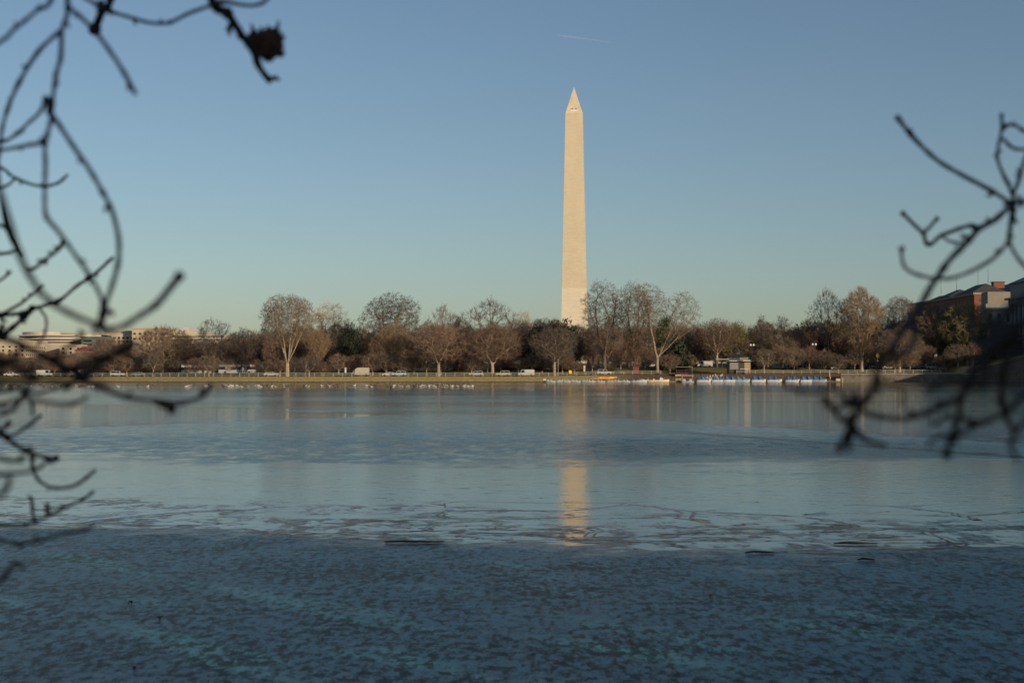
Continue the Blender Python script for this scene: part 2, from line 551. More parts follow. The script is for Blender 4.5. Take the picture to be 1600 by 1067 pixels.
# ------------------------------------------------------------------ monument
def stone_material():
    m = bpy.data.materials.new('marble_masonry')
    m.use_nodes = True
    nt = N.nt = m.node_tree
    p = nt.nodes['Principled BSDF']
    p.inputs['Roughness'].default_value = 0.85
    p.inputs['Specular IOR Level'].default_value = 0.2
    tc = nt.nodes.new('ShaderNodeTexCoord')
    v = tc.outputs['Object']
    sep = nt.nodes.new('ShaderNodeSeparateXYZ'); nt.links.new(v, sep.inputs[0])
    comb = nt.nodes.new('ShaderNodeCombineXYZ')
    x, y, z = N(sep.outputs[0]), N(sep.outputs[1]), N(sep.outputs[2])
    nt.links.new((x + y).s, comb.inputs[0]); nt.links.new(z.s, comb.inputs[1])
    br = nt.nodes.new('ShaderNodeTexBrick')
    nt.links.new(comb.outputs[0], br.inputs['Vector'])
    br.inputs['Color1'].default_value = (0.60, 0.525, 0.39, 1)
    br.inputs['Color2'].default_value = (0.55, 0.475, 0.345, 1)
    br.inputs['Mortar'].default_value = (0.48, 0.41, 0.29, 1)
    br.inputs['Scale'].default_value = 1.0
    br.inputs['Brick Width'].default_value = 2.4
    br.inputs['Row Height'].default_value = 0.61
    br.inputs['Mortar Size'].default_value = 0.03
    st = noise(v, 0.22, 6, (1, 1, 0.35), 0.65)
    course = noise(v, 0.5, 3, (0.02, 0.02, 1.6), 0.7)
    low = (z + (st - 0.5) * 1.5).step(46.6, 45.2)
    k = (0.86 + st * 0.18 + course * 0.10) * (1.0 + low * 0.11)
    hs = nt.nodes.new('ShaderNodeHueSaturation')
    nt.links.new(br.outputs[0], hs.inputs['Color'])
    nt.links.new(k.s, hs.inputs['Value'])
    nt.links.new((1.0 - low * 0.18).s, hs.inputs['Saturation'])
    nt.links.new(hs.outputs[0], p.inputs['Base Color'])
    bm_ = nt.nodes.new('ShaderNodeBump'); bm_.inputs['Distance'].default_value = 0.03
    nt.links.new(br.outputs['Fac'], bm_.inputs['Height']); bm_.invert = True
    nt.links.new(bm_.outputs[0], p.inputs['Normal'])
    return m


MY = 865.0
mon = thing('obelisk', 'tall pale stone obelisk with a pointed tip rising behind the bare trees', 'monument', (X_(897.3, MY), MY, 9.0), -math.atan(X_(897.3, MY) / MY) + RAD(0.6))
stone = stone_material()
b = MB()
prof = [(8.4, 0.0), (6.93, 71.0), (6.27, 103.0), (5.25, 152.4)]
vs, fs = [], []
for hw, z in prof: vs += [(-hw, -hw, z), (hw, -hw, z), (hw, hw, z), (-hw, hw, z)]
for i in range(len(prof) - 1):
    for k in range(4): fs.append((4 * i + k, 4 * i + (k + 1) % 4, 4 * i + 4 + (k + 1) % 4, 4 * i + 4 + k))
fs.append((3, 2, 1, 0))
b.add(vs, fs)
b.build('shaft', stone, mon)
b = MB()
b.add([(-5.25, -5.25, 152.4), (5.25, -5.25, 152.4), (5.25, 5.25, 152.4), (-5.25, 5.25, 152.4), (0, 0, 169.3)], [(0, 1, 4), (1, 2, 4), (2, 3, 4), (3, 0, 4)])
b.build('pyramid_tip', mat('smooth_marble', (0.57, 0.495, 0.36), 0.8, 0.1, 0.4), mon)
ledge_m = mat('pale_marble', (0.72, 0.66, 0.56), 0.8)
for q in range(4):
    mtx = Matrix.Rotation(q * math.pi / 2, 4, 'Z')
    def face_pt(x, z, out=0.0):
        hw = 5.25 * (169.3 - z) / 16.9
        return mtx @ Vector((x, -hw - out, z))
    def slab(mb, x0, x1, z0, z1, out, inn=0.15):
        P = [face_pt(x0, z0, out), face_pt(x1, z0, out), face_pt(x1, z1, out), face_pt(x0, z1, out), face_pt(x0, z0, -inn), face_pt(x1, z0, -inn), face_pt(x1, z1, -inn), face_pt(x0, z1, -inn)]
        mb.add(P, [(0, 1, 2, 3), (5, 4, 7, 6), (4, 0, 3, 7), (1, 5, 6, 2), (3, 2, 6, 7), (4, 5, 1, 0)])
    b = MB(); slab(b, -2.05, 2.05, 153.5, 154.6, 0.10); b.build('window_ledge', ledge_m, mon)
    for sx in (-1.15, 1.15):
        b = MB(); slab(b, sx - 0.4, sx + 0.4, 154.8, 155.45, 0.04); b.build('window', M['glass'], mon)


# ------------------------------------------------------------------ trees
def prisms(P0, P1, R0, R1, n):
    """tapered n-sided tubes, one per row"""
    D = P1 - P0
    L = np.linalg.norm(D, axis=1, keepdims=True); L[L == 0] = 1e-6
    D = D / L
    ref = np.where(np.abs(D[:, 2:3]) > 0.9, np.array([[1.0, 0, 0]]), np.array([[0, 0, 1.0]]))
    A = np.cross(D, ref); A /= np.linalg.norm(A, axis=1, keepdims=True)
    B = np.cross(D, A)
    m = len(P0)
    V = np.zeros((m, 2 * n, 3))
    for k in range(n):
        w = 2 * math.pi * k / n
        o = A * math.cos(w) + B * math.sin(w)
        V[:, k] = P0 + o * R0[:, None]
        V[:, n + k] = P1 + o * R1[:, None]
    base = (np.arange(m) * 2 * n)[:, None]
    Q = np.stack([base + np.array([k, (k + 1) % n, n + (k + 1) % n, n + k])[None] for k in range(n)], 1).reshape(-1, 4)   # faces run branch by branch
    return V.reshape(-1, 3), Q


PROFILE = {
    'elm': [(0, .25), (.2, .62), (.45, .93), (.65, 1), (.82, .86), (.93, .58), (1, .12)],
    'round': [(0, .5), (.2, .85), (.5, 1), (.75, .86), (.9, .56), (1, .1)],
    'oak': [(0, .55), (.25, 1), (.5, .95), (.75, .78), (.9, .5), (1, .15)],
    'low': [(0, .65), (.3, 1), (.6, .92), (.85, .62), (1, .15)],
    'cone': [(0, .75), (.2, 1), (.5, .76), (.75, .45), (.9, .22), (1, .03)],
    'broom': [(0, .15), (.2, .5), (.45, .85), (.65, 1), (.8, .8), (.92, .42), (1, .05)],
}


def crown_points(rng, n, prof, W, z0, z1, lob=0.22, shell=0.42):
    """points through the crown's volume, denser towards its uneven outer shell"""
    ph = rng.uniform(0, 6.28, 6); pts = []
    zz, rr = zip(*prof)
    while len(pts) < n:
        t = rng.uniform(0, 1); R = np.interp(t, zz, rr)
        if rng.uniform() > R ** 1.3 + 0.05: continue
        a = rng.uniform(0, 6.28)
        k = 1 + lob * (0.5 * math.sin(2 * a + ph[0] + 3 * t) + 0.35 * math.sin(3 * a + ph[1] - 5 * t) + 0.35 * math.sin(5 * a + ph[2] + 9 * t)) + rng.uniform(-0.04, 0.04)
        q = rng.uniform() ** shell * R * k * W / 2
        pts.append((q * math.cos(a), q * math.sin(a) , z0 + (z1 - z0) * t * (1 + 0.05 * math.sin(2 * a + ph[3]))))
    return np.array(pts)


def branch_tree(seed, pts, trunk_h, nfirst=3, f=0.42, crook=0.1, tip_r=0.017, mode='dir', lean=0.0, two_stem=0):
    rng = np.random.default_rng(seed)
    segs = []

    def seg(a, b_, ra, rb, cr):
        L = np.linalg.norm(b_ - a)
        k = 1 if L < 0.9 else (2 if L < 3 else 4)
        prev, rp = a, ra
        for i in range(1, k + 1):
            q = a + (b_ - a) * i / k
            if i < k: q = q + rng.normal(0, cr * L * 0.35, 3) * np.array([1, 1, .6])
            r = ra + (rb - ra) * i / k
            segs.append((prev, q, rp, r)); prev, rp = q, r
    n = len(pts)
    R = lambda k: tip_r * k ** 0.47
    base = np.array([0, 0, -0.4])
    fork = np.array([lean, 0, trunk_h])
    starts = []
    if two_stem:
        c = pts[:, 0] < np.median(pts[:, 0])
        for idx, dx in ((np.where(c)[0], -0.14), (np.where(~c)[0], 0.14)):
            fk = np.array([lean + dx * trunk_h * 0.25, 0, trunk_h]); bs = base + np.array([dx * 1.2, 0, 0])
            seg(bs, fk, R(len(idx)) * 1.35, R(len(idx)), crook * .4)
            starts.append((fk, idx, nfirst))
    else:
        r = R(n)
        segs.append((base, base + np.array([0, 0, 0.9]), r * 1.6, r * 1.12))
        seg(base + np.array([0, 0, 0.9]), fork, r * 1.12, r * 0.95, crook * .4)
        starts.append((fork, np.arange(n), nfirst))
    tips = []
    stack = starts
    while stack:
        node, idx, k = stack.pop()
        m = len(idx)
        if m == 1:
            p = pts[idx[0]]
            seg(node, p, R(1.3), tip_r * 0.6, crook)
            tips.append((node, p)); continue
        k = min(k, m)
        Q = pts[idx]
        if mode == 'dir':
            U = Q - node; U = U / np.maximum(np.linalg.norm(U, axis=1, keepdims=True), 1e-6)
        else:
            U = Q
        C = U[rng.choice(m, k, replace=False)]
        for _ in range(5):
            lab = ((U[:, None] - C[None]) ** 2).sum(-1).argmin(1)
            C = np.array([U[lab == j].mean(0) if (lab == j).any() else C[j] for j in range(k)])
        if len(set(lab.tolist())) == 1: lab = np.arange(m) % k
        for j in range(k):
            sub = idx[lab == j]
            if not len(sub): continue
            c = pts[sub].mean(0)
            if len(sub) == 1:
                stack.append((node, sub, 1)); continue
            p = node + (c - node) * f * rng.uniform(0.8, 1.2)
            p = p + rng.normal(0, crook, 3) * np.linalg.norm(p - node) * 0.5
            seg(node, p, R(len(sub)) * 1.05, R(len(sub)), crook)
            stack.append((p, sub, 2 if rng.uniform() < 0.75 else 3))
    return segs, tips


def twig_set(seed, tips, per, length, radius, up=0.2, spread=0.42):
    rng = np.random.default_rng(seed)
    A = np.array([t[0] for t in tips]); B = np.array([t[1] for t in tips])
    A = np.repeat(A, per, 0); B = np.repeat(B, per, 0)
    D = B - A; L0 = np.linalg.norm(D, axis=1, keepdims=True)
    lim = np.minimum(1.0, 3.0 / np.maximum(L0, 1e-6))       # twigs sit on the outer few metres of a limb
    P0 = B - D * lim * rng.uniform(0, 1, (len(A), 1))
    D = D / np.maximum(L0, 1e-6)
    D = D + rng.normal(0, spread, D.shape) + np.array([0, 0, up])
    D /= np.linalg.norm(D, axis=1, keepdims=True)
    L = length * rng.uniform(0.5, 1.35, (len(A), 1))
    P1 = P0 + D * L * 0.55
    D2 = D + rng.normal(0, 0.22, D.shape); D2 /= np.linalg.norm(D2, axis=1, keepdims=True)
    P2 = P1 + D2 * L * 0.45
    D3 = D + rng.normal(0, 0.45, D.shape); D3 /= np.linalg.norm(D3, axis=1, keepdims=True)
    P3 = P1 + D3 * L * 0.5
    r = np.full(len(A), radius)
    V1, Q1 = prisms(P0, P1, r, r * 0.75, 3)
    V2, Q2 = prisms(P1, P2, r * 0.75, r * 0.35, 3)
    V3, Q3 = prisms(P1, P3, r * 0.7, r * 0.35, 3)
    return np.concatenate([V1, V2, V3]), np.concatenate([Q1, Q2 + len(V1), Q3 + len(V1) + len(V2)])


PROTO = {}


def proto(key, seed, H, W, t0, prof, trunk_h, n=750, per=8, tl=0.9, tr=0.0160, bark='bark', twig='twig_grey', pts=None, lob=0.22, **kw):
    rng = np.random.default_rng(seed + 1000)
    if pts is None: pts = crown_points(rng, n, PROFILE[prof], W - 0.8 * tl, H * t0, H - 0.5 * tl, lob)
    else: pts = pts(rng)
    segs, tips = branch_tree(seed, pts, trunk_h, **kw)
    P0 = np.array([s[0] for s in segs]); P1 = np.array([s[1] for s in segs])
    R0 = np.array([s[2] for s in segs]); R1 = np.array([s[3] for s in segs])
    thick = R0 > 0.05
    Va, Qa = prisms(P0[thick], P1[thick], R0[thick], R1[thick], 6)
    Vb, Qb = prisms(P0[~thick], P1[~thick], R0[~thick], R1[~thick], 3)
    Vc, Qc = twig_set(seed + 5, tips, per, tl, tr)
    trunk = quads(key + '_trunk', Va, Qa)
    trunk.materials.append(M[bark])
    mid_l = R0[~thick] > 0.024
    crown = quads(key + '_crown', np.concatenate([Vb, Vc]), np.concatenate([Qb, Qc + len(Vb)]))
    crown.materials.append(M[twig])
    crown.materials.append(M[bark])
    mi = np.zeros(len(Qb) + len(Qc), np.int32); mi[:len(Qb)] = np.repeat(mid_l.astype(np.int32), len(Qb) // max(1, len(mid_l)))
    crown.polygons.foreach_set('material_index', mi)
    PROTO[key] = (trunk, crown, H, W, 'bare_tree')


def leafy(key, seed, H, W, prof, n=2600, size=0.42, z0=0.3, leaf='needle'):
    rng = np.random.default_rng(seed)
    c = crown_points(rng, 70, PROFILE[prof], W, z0, H, 0.3, 0.5)
    p = c[rng.integers(0, len(c), n)] + rng.normal(0, 0.085 * W, (n, 3)) * np.array([1, 1, 0.7])
    p[:, 2] = np.clip(p[:, 2], 0.15, None)
    a = rng.normal(0, 1, (n, 3)); a /= np.linalg.norm(a, axis=1, keepdims=True)
    b_ = rng.normal(0, 1, (n, 3)); b_ -= a * (a * b_).sum(1, keepdims=True); b_ /= np.linalg.norm(b_, axis=1, keepdims=True)
    s = size * rng.uniform(0.5, 1.2, (n, 1))
    V = np.stack([p - a * s, p + b_ * s * 0.45, p + a * s, p - b_ * s * 0.45], 1).reshape(-1, 3)
    crown = quads(key + '_crown', V, np.arange(4 * n).reshape(-1, 4))
    crown.materials.append(M[leaf])
    segs = [(np.array([0, 0, -0.4]), np.array([0, 0, H * 0.55]), 0.035 * H * 0.5, 0.02 * H * 0.4)]
    for q in c[:14]: segs.append((np.array([0, 0, min(q[2] * 0.6, H * 0.5)]), q, 0.06, 0.02))
    Va, Qa = prisms(*(np.array([s_[i] for s_ in segs]) for i in range(4)), 6)
    trunk = quads(key + '_trunk', Va, Qa); trunk.materials.append(M['bark_dark'])
    PROTO[key] = (trunk, crown, H, W, 'evergreen_tree')


TREES = []


def tree(key, px, Y, H, W, label, group=None, name=None, cat='tree', rz=None, z=None, twig=None):
    tr, cr, h0, w0, nm = PROTO[key]
    Y = Y + bank_shift(px, Y)
    x = X_(px, Y)
    rnd = random.Random(int(px * 7 + Y * 13))
    o = thing(name or nm, label, cat, (x, Y, gz(x, Y) if z is None else z), rnd.uniform(0, 6.28) if rz is None else rz, group)
    o.scale = (W / w0, W / w0, H / h0)
    a = link('trunk', tr, parent=o)
    b_ = link('crown', cr, parent=o)
    if twig:
        b_.material_slots[0].link = 'OBJECT'; b_.material_slots[0].material = M[twig]
    return o


def bank_shift(px, Y): return max(0.0, float(shore(X_(px, Y))) - 436.0) * 1.25


def HT(py, px, Y): return Z_(py, Y) - gz(X_(px, Y), Y)


def two_lobes(rng):
    out = []
    for cx, cy, cz, rx, rz, n in ((-2.6, 0, 21.5, 5.4, 8.0, 800), (6.6, 0.5, 19.0, 5.6, 8.0, 640), (3.0, 0.4, 12.5, 5.0, 4.5, 150)):
        d = rng.normal(0, 1, (n, 3)); d /= np.linalg.norm(d, axis=1, keepdims=True)
        q = d * (rng.uniform(0, 1, (n, 1)) ** 0.36)
        out.append(q * np.array([rx, 5.2, rz]) + np.array([cx, cy, cz]))
    return np.concatenate(out)


proto('fan_elm', 11, 26, 17, 0.36, 'elm', 4.2, n=2300, per=8, tl=0.75, tr=0.0150, tip_r=0.0125, twig='twig_grey', nfirst=4, f=0.58, crook=0.03, two_stem=1)
proto('round_elm', 12, 26, 16, 0.30, 'round', 6.5, n=2200, per=8, tl=0.75, tr=0.0150, tip_r=0.0125, twig='twig_grey', nfirst=5, f=0.55, crook=0.03)
proto('tall_elm', 13, 30, 17, 0.25, 'round', 6.0, n=1300, per=7, tl=0.9, tr=0.0176, bark='bark_dark', twig='twig_grey', nfirst=3, f=0.50, crook=0.07, lob=0.4)
proto('lobed_elm', 14, 29.5, 18, 0, 'elm', 5.0, n=0, per=8, tl=0.75, tr=0.0125, pts=two_lobes, tip_r=0.0135, twig='twig_grey', nfirst=5, f=0.56, crook=0.03)
proto('oak_a', 21, 17, 18, 0.32, 'oak', 5.0, n=525, per=7, tl=1.0, tr=0.0176, bark='bark_dark', twig='twig_grey', nfirst=4, f=0.45, crook=0.24, mode='pos', lob=0.45)
proto('oak_b', 22, 18, 16, 0.30, 'oak', 5.0, n=500, per=7, tl=1.0, tr=0.0176, bark='bark_dark', twig='twig_grey', nfirst=4, f=0.45, crook=0.26, mode='pos', lob=0.5)
proto('spread_a', 31, 15, 18, 0.30, 'low', 3.4, n=1150, per=9, tl=1.0, tr=0.0168, twig='twig_red', nfirst=4, f=0.46, crook=0.16)
proto('spread_b', 32, 15, 17, 0.32, 'round', 3.4, n=1150, per=9, tl=1.0, tr=0.0168, twig='twig_red', nfirst=3, f=0.46, crook=0.16)
proto('cherry_a', 41, 6.5, 8.5, 0.26, 'low', 1.2, n=400, per=9, tl=0.6, tr=0.0128, tip_r=0.012, twig='twig_red', nfirst=4, f=0.48, crook=0.16)
proto('cherry_b', 42, 6.5, 8.0, 0.24, 'low', 1.3, n=400, per=9, tl=0.6, tr=0.0128, tip_r=0.012, twig='twig_red', nfirst=3, f=0.48, crook=0.18)
proto('cherry_c', 43, 6.0, 7.5, 0.26, 'round', 1.5, n=375, per=9, tl=0.6, tr=0.0128, tip_r=0.012, twig='twig_red', nfirst=3, f=0.46, crook=0.16)
proto('wood_a', 51, 14, 12, 0.16, 'round', 2.5, n=800, per=9, tl=0.9, tr=0.0176, bark='bark_dark', twig='twig_red', nfirst=3, f=0.44, crook=0.12)
proto('wood_b', 52, 14, 11, 0.14, 'cone', 2.5, n=800, per=9, tl=0.9, tr=0.0176, bark='bark_dark', twig='twig_dark', nfirst=3, f=0.40, crook=0.12, lob=0.3)
proto('wood_c', 53, 14, 13, 0.16, 'oak', 2.5, n=800, per=9, tl=0.9, tr=0.0176, bark='bark_dark', twig='twig_grey', nfirst=3, f=0.44, crook=0.14, lob=0.35)
proto('broom', 61, 18, 13, 0.22, 'broom', 3.0, n=900, per=9, tl=1.0, tr=0.0176, twig='twig_tan', nfirst=5, f=0.42, crook=0.06)
proto('pale', 62, 20, 13, 0.30, 'round', 5.0, n=525, per=7, tl=1.1, tr=0.0176, twig='twig_pale', nfirst=4, f=0.42, crook=0.12, lob=0.4)
leafy('evergreen', 71, 9, 7, 'cone')
leafy('magnolia', 72, 9, 9, 'round')
leafy('shrub', 73, 2.6, 4.5, 'low', n=900, size=0.3, z0=0.1)

# -- trees one can tell apart, left to right: (kind, pixel, distance, top pixel, width in pixels, label, twig material)
FEATURED = [
    ('wood_c', 30, 500, 556, 75, 'low brown bare tree at the far left, below the stone building with a cornice', 'twig_red'),
    ('wood_a', 100, 500, 552, 85, 'low bare tree in front of the curved cream office building', None),
    ('spread_b', 172, 478, 527, 70, 'brown bare tree between the dark glass building and the rounded bushy tree', None),
    ('spread_a', 254, 470, 508, 84, 'rounded brown bushy tree in front of the stepped cream building on the left', 'twig_red'),
    ('oak_a', 334, 466, 497, 70, 'open crooked tree with dark limbs above the white tour buses', 'twig_dark'),
    ('oak_b', 381, 480, 510, 44, 'small open bare tree just left of the tall fan-shaped elm', None),
    ('fan_elm', 449, 452, 460, 86, 'tall fan-shaped elm with a pale two-stemmed trunk, left of centre', None),
    ('pale', 514, 520, 471, 66, 'pale branching sycamore rising right beside the fan-shaped elm', None),
    ('broom', 497, 472, 515, 44, 'orange-tan bush-like tree below the pale sycamore', 'twig_tan'),
    ('round_elm', 612, 500, 457, 84, 'dark dome-shaped elm standing alone above the trees left of centre', 'twig_dark'),
    ('broom', 615, 470, 504, 48, 'tan feathery tree low in front of the dark dome-shaped elm', 'twig_tan'),
    ('oak_b', 692, 530, 474, 46, 'slender bare treetop standing behind the spreading tree with a pale trunk', None),
    ('spread_a', 685, 453, 503, 92, 'spreading brown tree with a thick pale trunk beside the railing, left of two', None),
    ('oak_a', 766, 490, 465, 84, 'crooked oak topping the brown trees midway between dome elm and obelisk', 'twig_dark'),
    ('spread_b', 769, 453, 507, 92, 'wide brown tree with a forked pale trunk beside the railing, right of two', None),
    ('oak_b', 818, 500, 484, 44, 'thin pale bare tree on the skyline a little left of the obelisk', 'twig_pale'),
    ('spread_b', 866, 453, 510, 74, 'brown tree with a slim pale V-shaped trunk left of the obelisk base', 'twig_dark'),
    ('tall_elm', 944, 460, 438, 82, 'tall bare tree overlapping the right edge of the obelisk', None),
    ('tall_elm', 992, 490, 440, 68, 'tall narrow bare tree between the obelisk tree and the two-lobed elm', None),
    ('lobed_elm', 1027, 450, 441, 92, 'tall two-lobed elm with bare rising limbs and ivy, right of the obelisk', None),
    ('round_elm', 1120, 480, 497, 62, 'round grey-brown tree behind the pavilion with the dark roof', 'twig_red'),
    ('wood_a', 1152, 486, 502, 50, 'olive-brown tree just right of the round tree behind the pavilion', 'twig_olive'),
    ('wood_b', 1191, 490, 494, 52, 'pointed reddish brown tree right of the pavilion roof', 'twig_red'),
    ('oak_b', 1222, 500, 492, 42, 'dark upright bare tree left of the crooked oak on the right', 'twig_dark'),
    ('oak_a', 1294, 480, 450, 62, 'tall crooked oak with dark twisting limbs beside the golden tree', 'twig_dark'),
    ('broom', 1346, 466, 447, 74, 'tall golden-tan feathery tree right of the twisted oak', 'twig_tan'),
    ('fan_elm', 1407, 520, 463, 54, 'dark rounded treetop between the golden tree and the brick building', 'twig_dark'),
    ('spread_a', 1405, 462, 510, 82, 'low spreading tree with a pale trunk right of the yellow diamond sign', 'twig_grey'),
    ('spread_b', 1462, 480, 472, 100, 'large rounded brown tree left of the olive tree, below the dark roofs', None),
    ('spread_a', 1512, 470, 470, 84, 'olive-tinged tree in front of the red brick building', 'twig_olive'),
    ('wood_a', 1560, 462, 496, 60, 'shaded bare tree in front of the grey columned building', 'twig_dark'),
    ('wood_c', 1606, 458, 520, 60, 'shaded bare tree at the right edge below the stone columns', 'twig_dark'),
]
for key, px, Y, top, wpx, lab, tw in FEATURED:
    rz = 0.0 if key in ('lobed_elm', 'fan_elm') else None
    tree(key, px, Y, HT(top, px, Y), 1.14 * wpx * Y / F_PX, lab, rz=rz, twig=tw)
for key, px, Y, top, wpx, lab, nm in [
    ('magnolia', 548, 498, 510, 28, 'dark green evergreen tree among bare trees below the pale sycamore', 'evergreen_tree'),
    ('evergreen', 838, 478, 505, 44, 'dark evergreen tree left of the V-shaped trunk near the obelisk', 'evergreen_tree'),
    ('magnolia', 880, 500, 505, 60, 'wide dark evergreen directly below the obelisk', 'evergreen_tree'),
    ('evergreen', 1056, 468, 517, 44, 'dark conical holly beside the trunk of the two-lobed elm', 'evergreen_tree'),
    ('magnolia', 30, 480, 562, 16, 'small bright green bush at the far left among brown trees', 'evergreen_tree'),
    ('magnolia', 1258, 505, 510, 50, 'olive dark evergreen left of the crooked oak on the right', 'evergreen_tree'),
]:
    tree(key, px, Y, HT(top, px, Y), wpx * Y / F_PX, lab, name=nm, twig='ivy' if px == 30 else None)
# ivy on the two-lobed elm's limbs: a part of that tree
elm = [o for o in bpy.data.objects if o.get('label', '').startswith('tall two-lobed')][0]
rng = np.random.default_rng(5)
n = 1500
c = np.array([(1.6, -0.3, 15.6), (1.2, -0.3, 13.8), (2.4, -0.2, 17.0), (0.6, -0.3, 12.2), (2.0, -0.3, 10.6)])
p = c[rng.integers(0, len(c), n)] + rng.normal(0, 1, (n, 3)) * np.array([0.75, 0.6, 0.95])
a = rng.normal(0, 1, (n, 3)); a /= np.linalg.norm(a, axis=1, keepdims=True)
b_ = rng.normal(0, 1, (n, 3)); b_ -= a * (a * b_).sum(1, keepdims=True); b_ /= np.linalg.norm(b_, axis=1, keepdims=True)
s = 0.26
link('ivy', quads('ivy', np.stack([p - a * s, p + b_ * s * .5, p + a * s, p - b_ * s * .5], 1).reshape(-1, 3), np.arange(4 * n).reshape(-1, 4)), M['ivy'], elm)

# -- the rows of look-alike trees
rnd = random.Random(8)
ZONES = [(-999, 'left of the white buses'), (309, 'between buses and fan-shaped elm'), (449, 'between the fan-shaped and dome-shaped elms'), (612, 'between dome-shaped elm and obelisk'), (897, 'between obelisk and pavilion'), (1150, 'between pavilion and golden tree'), (1346, 'right of the golden tree')]


def zone(px):
    z = ZONES[0][1]
    for a, t in ZONES:
        if px >= a: z = t
    return z


px = -25.0
while px < 1625:
    if not 1085 < px < 1172:
        Y = rnd.uniform(456, 472)
        tree(rnd.choice(['cherry_a', 'cherry_b', 'cherry_c']), px, Y, rnd.uniform(4.2, 8.6), rnd.uniform(6, 10.5), 'low reddish bare tree in the front row, ' + zone(px), 'low bare trees in the front row ' + zone(px), cat='tree', twig=rnd.choice(['twig_red', 'twig_red', 'twig_grey', 'twig_dark']))
    px += rnd.uniform(17, 30)
px = -30.0
while px < 1630:
    Y = rnd.uniform(482, 520)
    top = np.interp(px, [0, 200, 400, 700, 900, 1200, 1400, 1500, 1600], [552, 534, 512, 500, 504, 506, 504, 496, 515]) + rnd.uniform(-6, 18)
    tree(rnd.choice(['wood_a', 'wood_b', 'wood_c', 'spread_b']), px, Y, max(5, HT(top, px, Y)), rnd.uniform(10, 14.5), 'brown bare tree in the middle row, ' + zone(px), 'bare trees in the middle row ' + zone(px), twig=rnd.choice(['twig_red', 'twig_red', 'twig_dark', 'twig_grey', 'twig_red']))
    px += rnd.uniform(14, 20)
px = -30.0
while px < 1630:
    Y = rnd.uniform(570, 660)
    top = np.interp(px, [0, 200, 330, 420, 700, 900, 1000, 1100, 1200, 1400, 1500, 1600], [556, 544, 530, 512, 500, 502, 498, 505, 504, 492, 496, 515]) + rnd.uniform(-6, 12)
    tree(rnd.choice(['wood_a', 'wood_b', 'wood_c', 'round_elm']), px, Y, max(6, HT(top, px, Y)), rnd.uniform(11, 17), 'distant dusky bare tree in the back row, ' + zone(px), 'bare trees in the back row ' + zone(px), twig=rnd.choice(['twig_dark', 'twig_red', 'twig_dark', 'twig_grey']))
    px += rnd.uniform(18, 25)
for px in (92, 232, 500, 590, 612, 716, 792, 838, 880, 905, 1040, 1180, 1236, 1285, 1330, 1480, 1545, 1580):
    Y = rnd.uniform(466, 474)
    tree('shrub', px, Y, rnd.uniform(1.8, 3.4), rnd.uniform(4.5, 8), 'dark evergreen shrub under the bare trees, ' + zone(px), 'dark shrubs under the trees ' + zone(px), name='evergreen_shrub', cat='shrub')


# ------------------------------------------------------------------ buildings far left
def facade_box(name_label, cat, x0, x1, Y, depth, z1, wallm, rows, roof=None, name='stone_building', cols=None, cornice=True, z0=2.0):
    """rows: list of (z_bottom, z_top, window width, pitch) on the front; windows are one part per storey"""
    cx = (x0 + x1) / 2
    t = thing(name, name_label, cat, (cx, Y, z0))
    hw = (x1 - x0) / 2
    b = MB(); b.box(-hw, hw, 0, depth, 0, z1 - z0); b.build('wall', wallm, t)
    for zb, zt, ww, pitch in rows:
        b = MB(); k = int((2 * hw - pitch * 0.4) / pitch)
        for i in range(k):
            c = -hw + (2 * hw) * (i + 0.5) / k
            b.box(c - ww / 2, c + ww / 2, -0.06, 0.25, zb - z0, zt - z0)
        for i in range(int(depth / pitch)):
            c = (i + 0.5) * pitch
            for sx in (-1, 1): b.box(sx * hw - 0.06, sx * hw + 0.06, c - ww / 2, c + ww / 2, zb - z0, zt - z0)
        b.build('window_row', M['glass'], t)
    if cornice:
        b = MB(); b.box(-hw - 0.6, hw + 0.6, -0.6, depth + 0.6, z1 - z0, z1 - z0 + 0.9); b.build('cornice', wallm, t)
    return t


YB = 960.0
cream = mat('cream_stone', (0.42, 0.37, 0.295), 0.85, 0.08, 0.2)
cream2 = mat('buff_stone', (0.42, 0.355, 0.26), 0.85, 0.08, 0.2)
pale = mat('pale_concrete', (0.46, 0.425, 0.375), 0.8, 0.05, 0.2)
zb = lambda py: Z_(py, YB)
# curved office building
t = thing('office_building', 'curved cream office building with dark strip windows, far left skyline', 'building', (X_(90, YB), YB, 2))
def arc(x0, x1, bow, n=16):
    return [(x0 + (x1 - x0) * i / n, -bow * math.sin(math.pi * i / n)) for i in range(n + 1)]
def curved(name, px0, px1, bow, z0, z1, m, depth=25, out=0.0):
    x0, x1 = X_(px0, YB) - X_(90, YB), X_(px1, YB) - X_(90, YB)
    a = [(x, y - out) for x, y in arc(x0, x1, bow)]
    b = MB(); b.prism(a + [(x1, depth), (x0, depth)], z0 - 2, z1 - 2)
    return b.build(name, m, t)
curved('wall', 28, 158, 9, 2, zb(541), cream)
for i, (ya, yb_) in enumerate([(527.2, 525.3), (532.2, 530.3), (536.3, 534.6)]):
    curved('window_band', 29.5, (104, 92, 90)[i], 9, zb(ya), zb(yb_), M['glass'], 24, -0.35 if i else -0.2)
    curved('floor_band', 28, 158, 9, zb(yb_), zb((523.2, 527.2, 532.2)[i]), pale if i < 2 else cream, 25, 0.25)
curved('floor_band', 28, 158, 9, zb(541), zb(536.3), cream, 25, 0.25)
curved('floor_band', 93, 158, 5, zb(536.3), zb(523.2), cream, 24.5, 0.1)
curved('penthouse', 33, 92, 7, zb(523.2), zb(518.6), cream, 22, -2)
curved('penthouse', 92, 152, 4, zb(523.2), zb(520.4), cream2, 22, -3)
for px in (96, 103, 108, 117, 124):
    b = MB(); x = X_(px, YB) - X_(90, YB); b.box(x - 1.0, x + 1.0, -7.5, -3, zb(524.6) - 2, zb(523.9) - 2); b.build('vent', M['glass'], t)

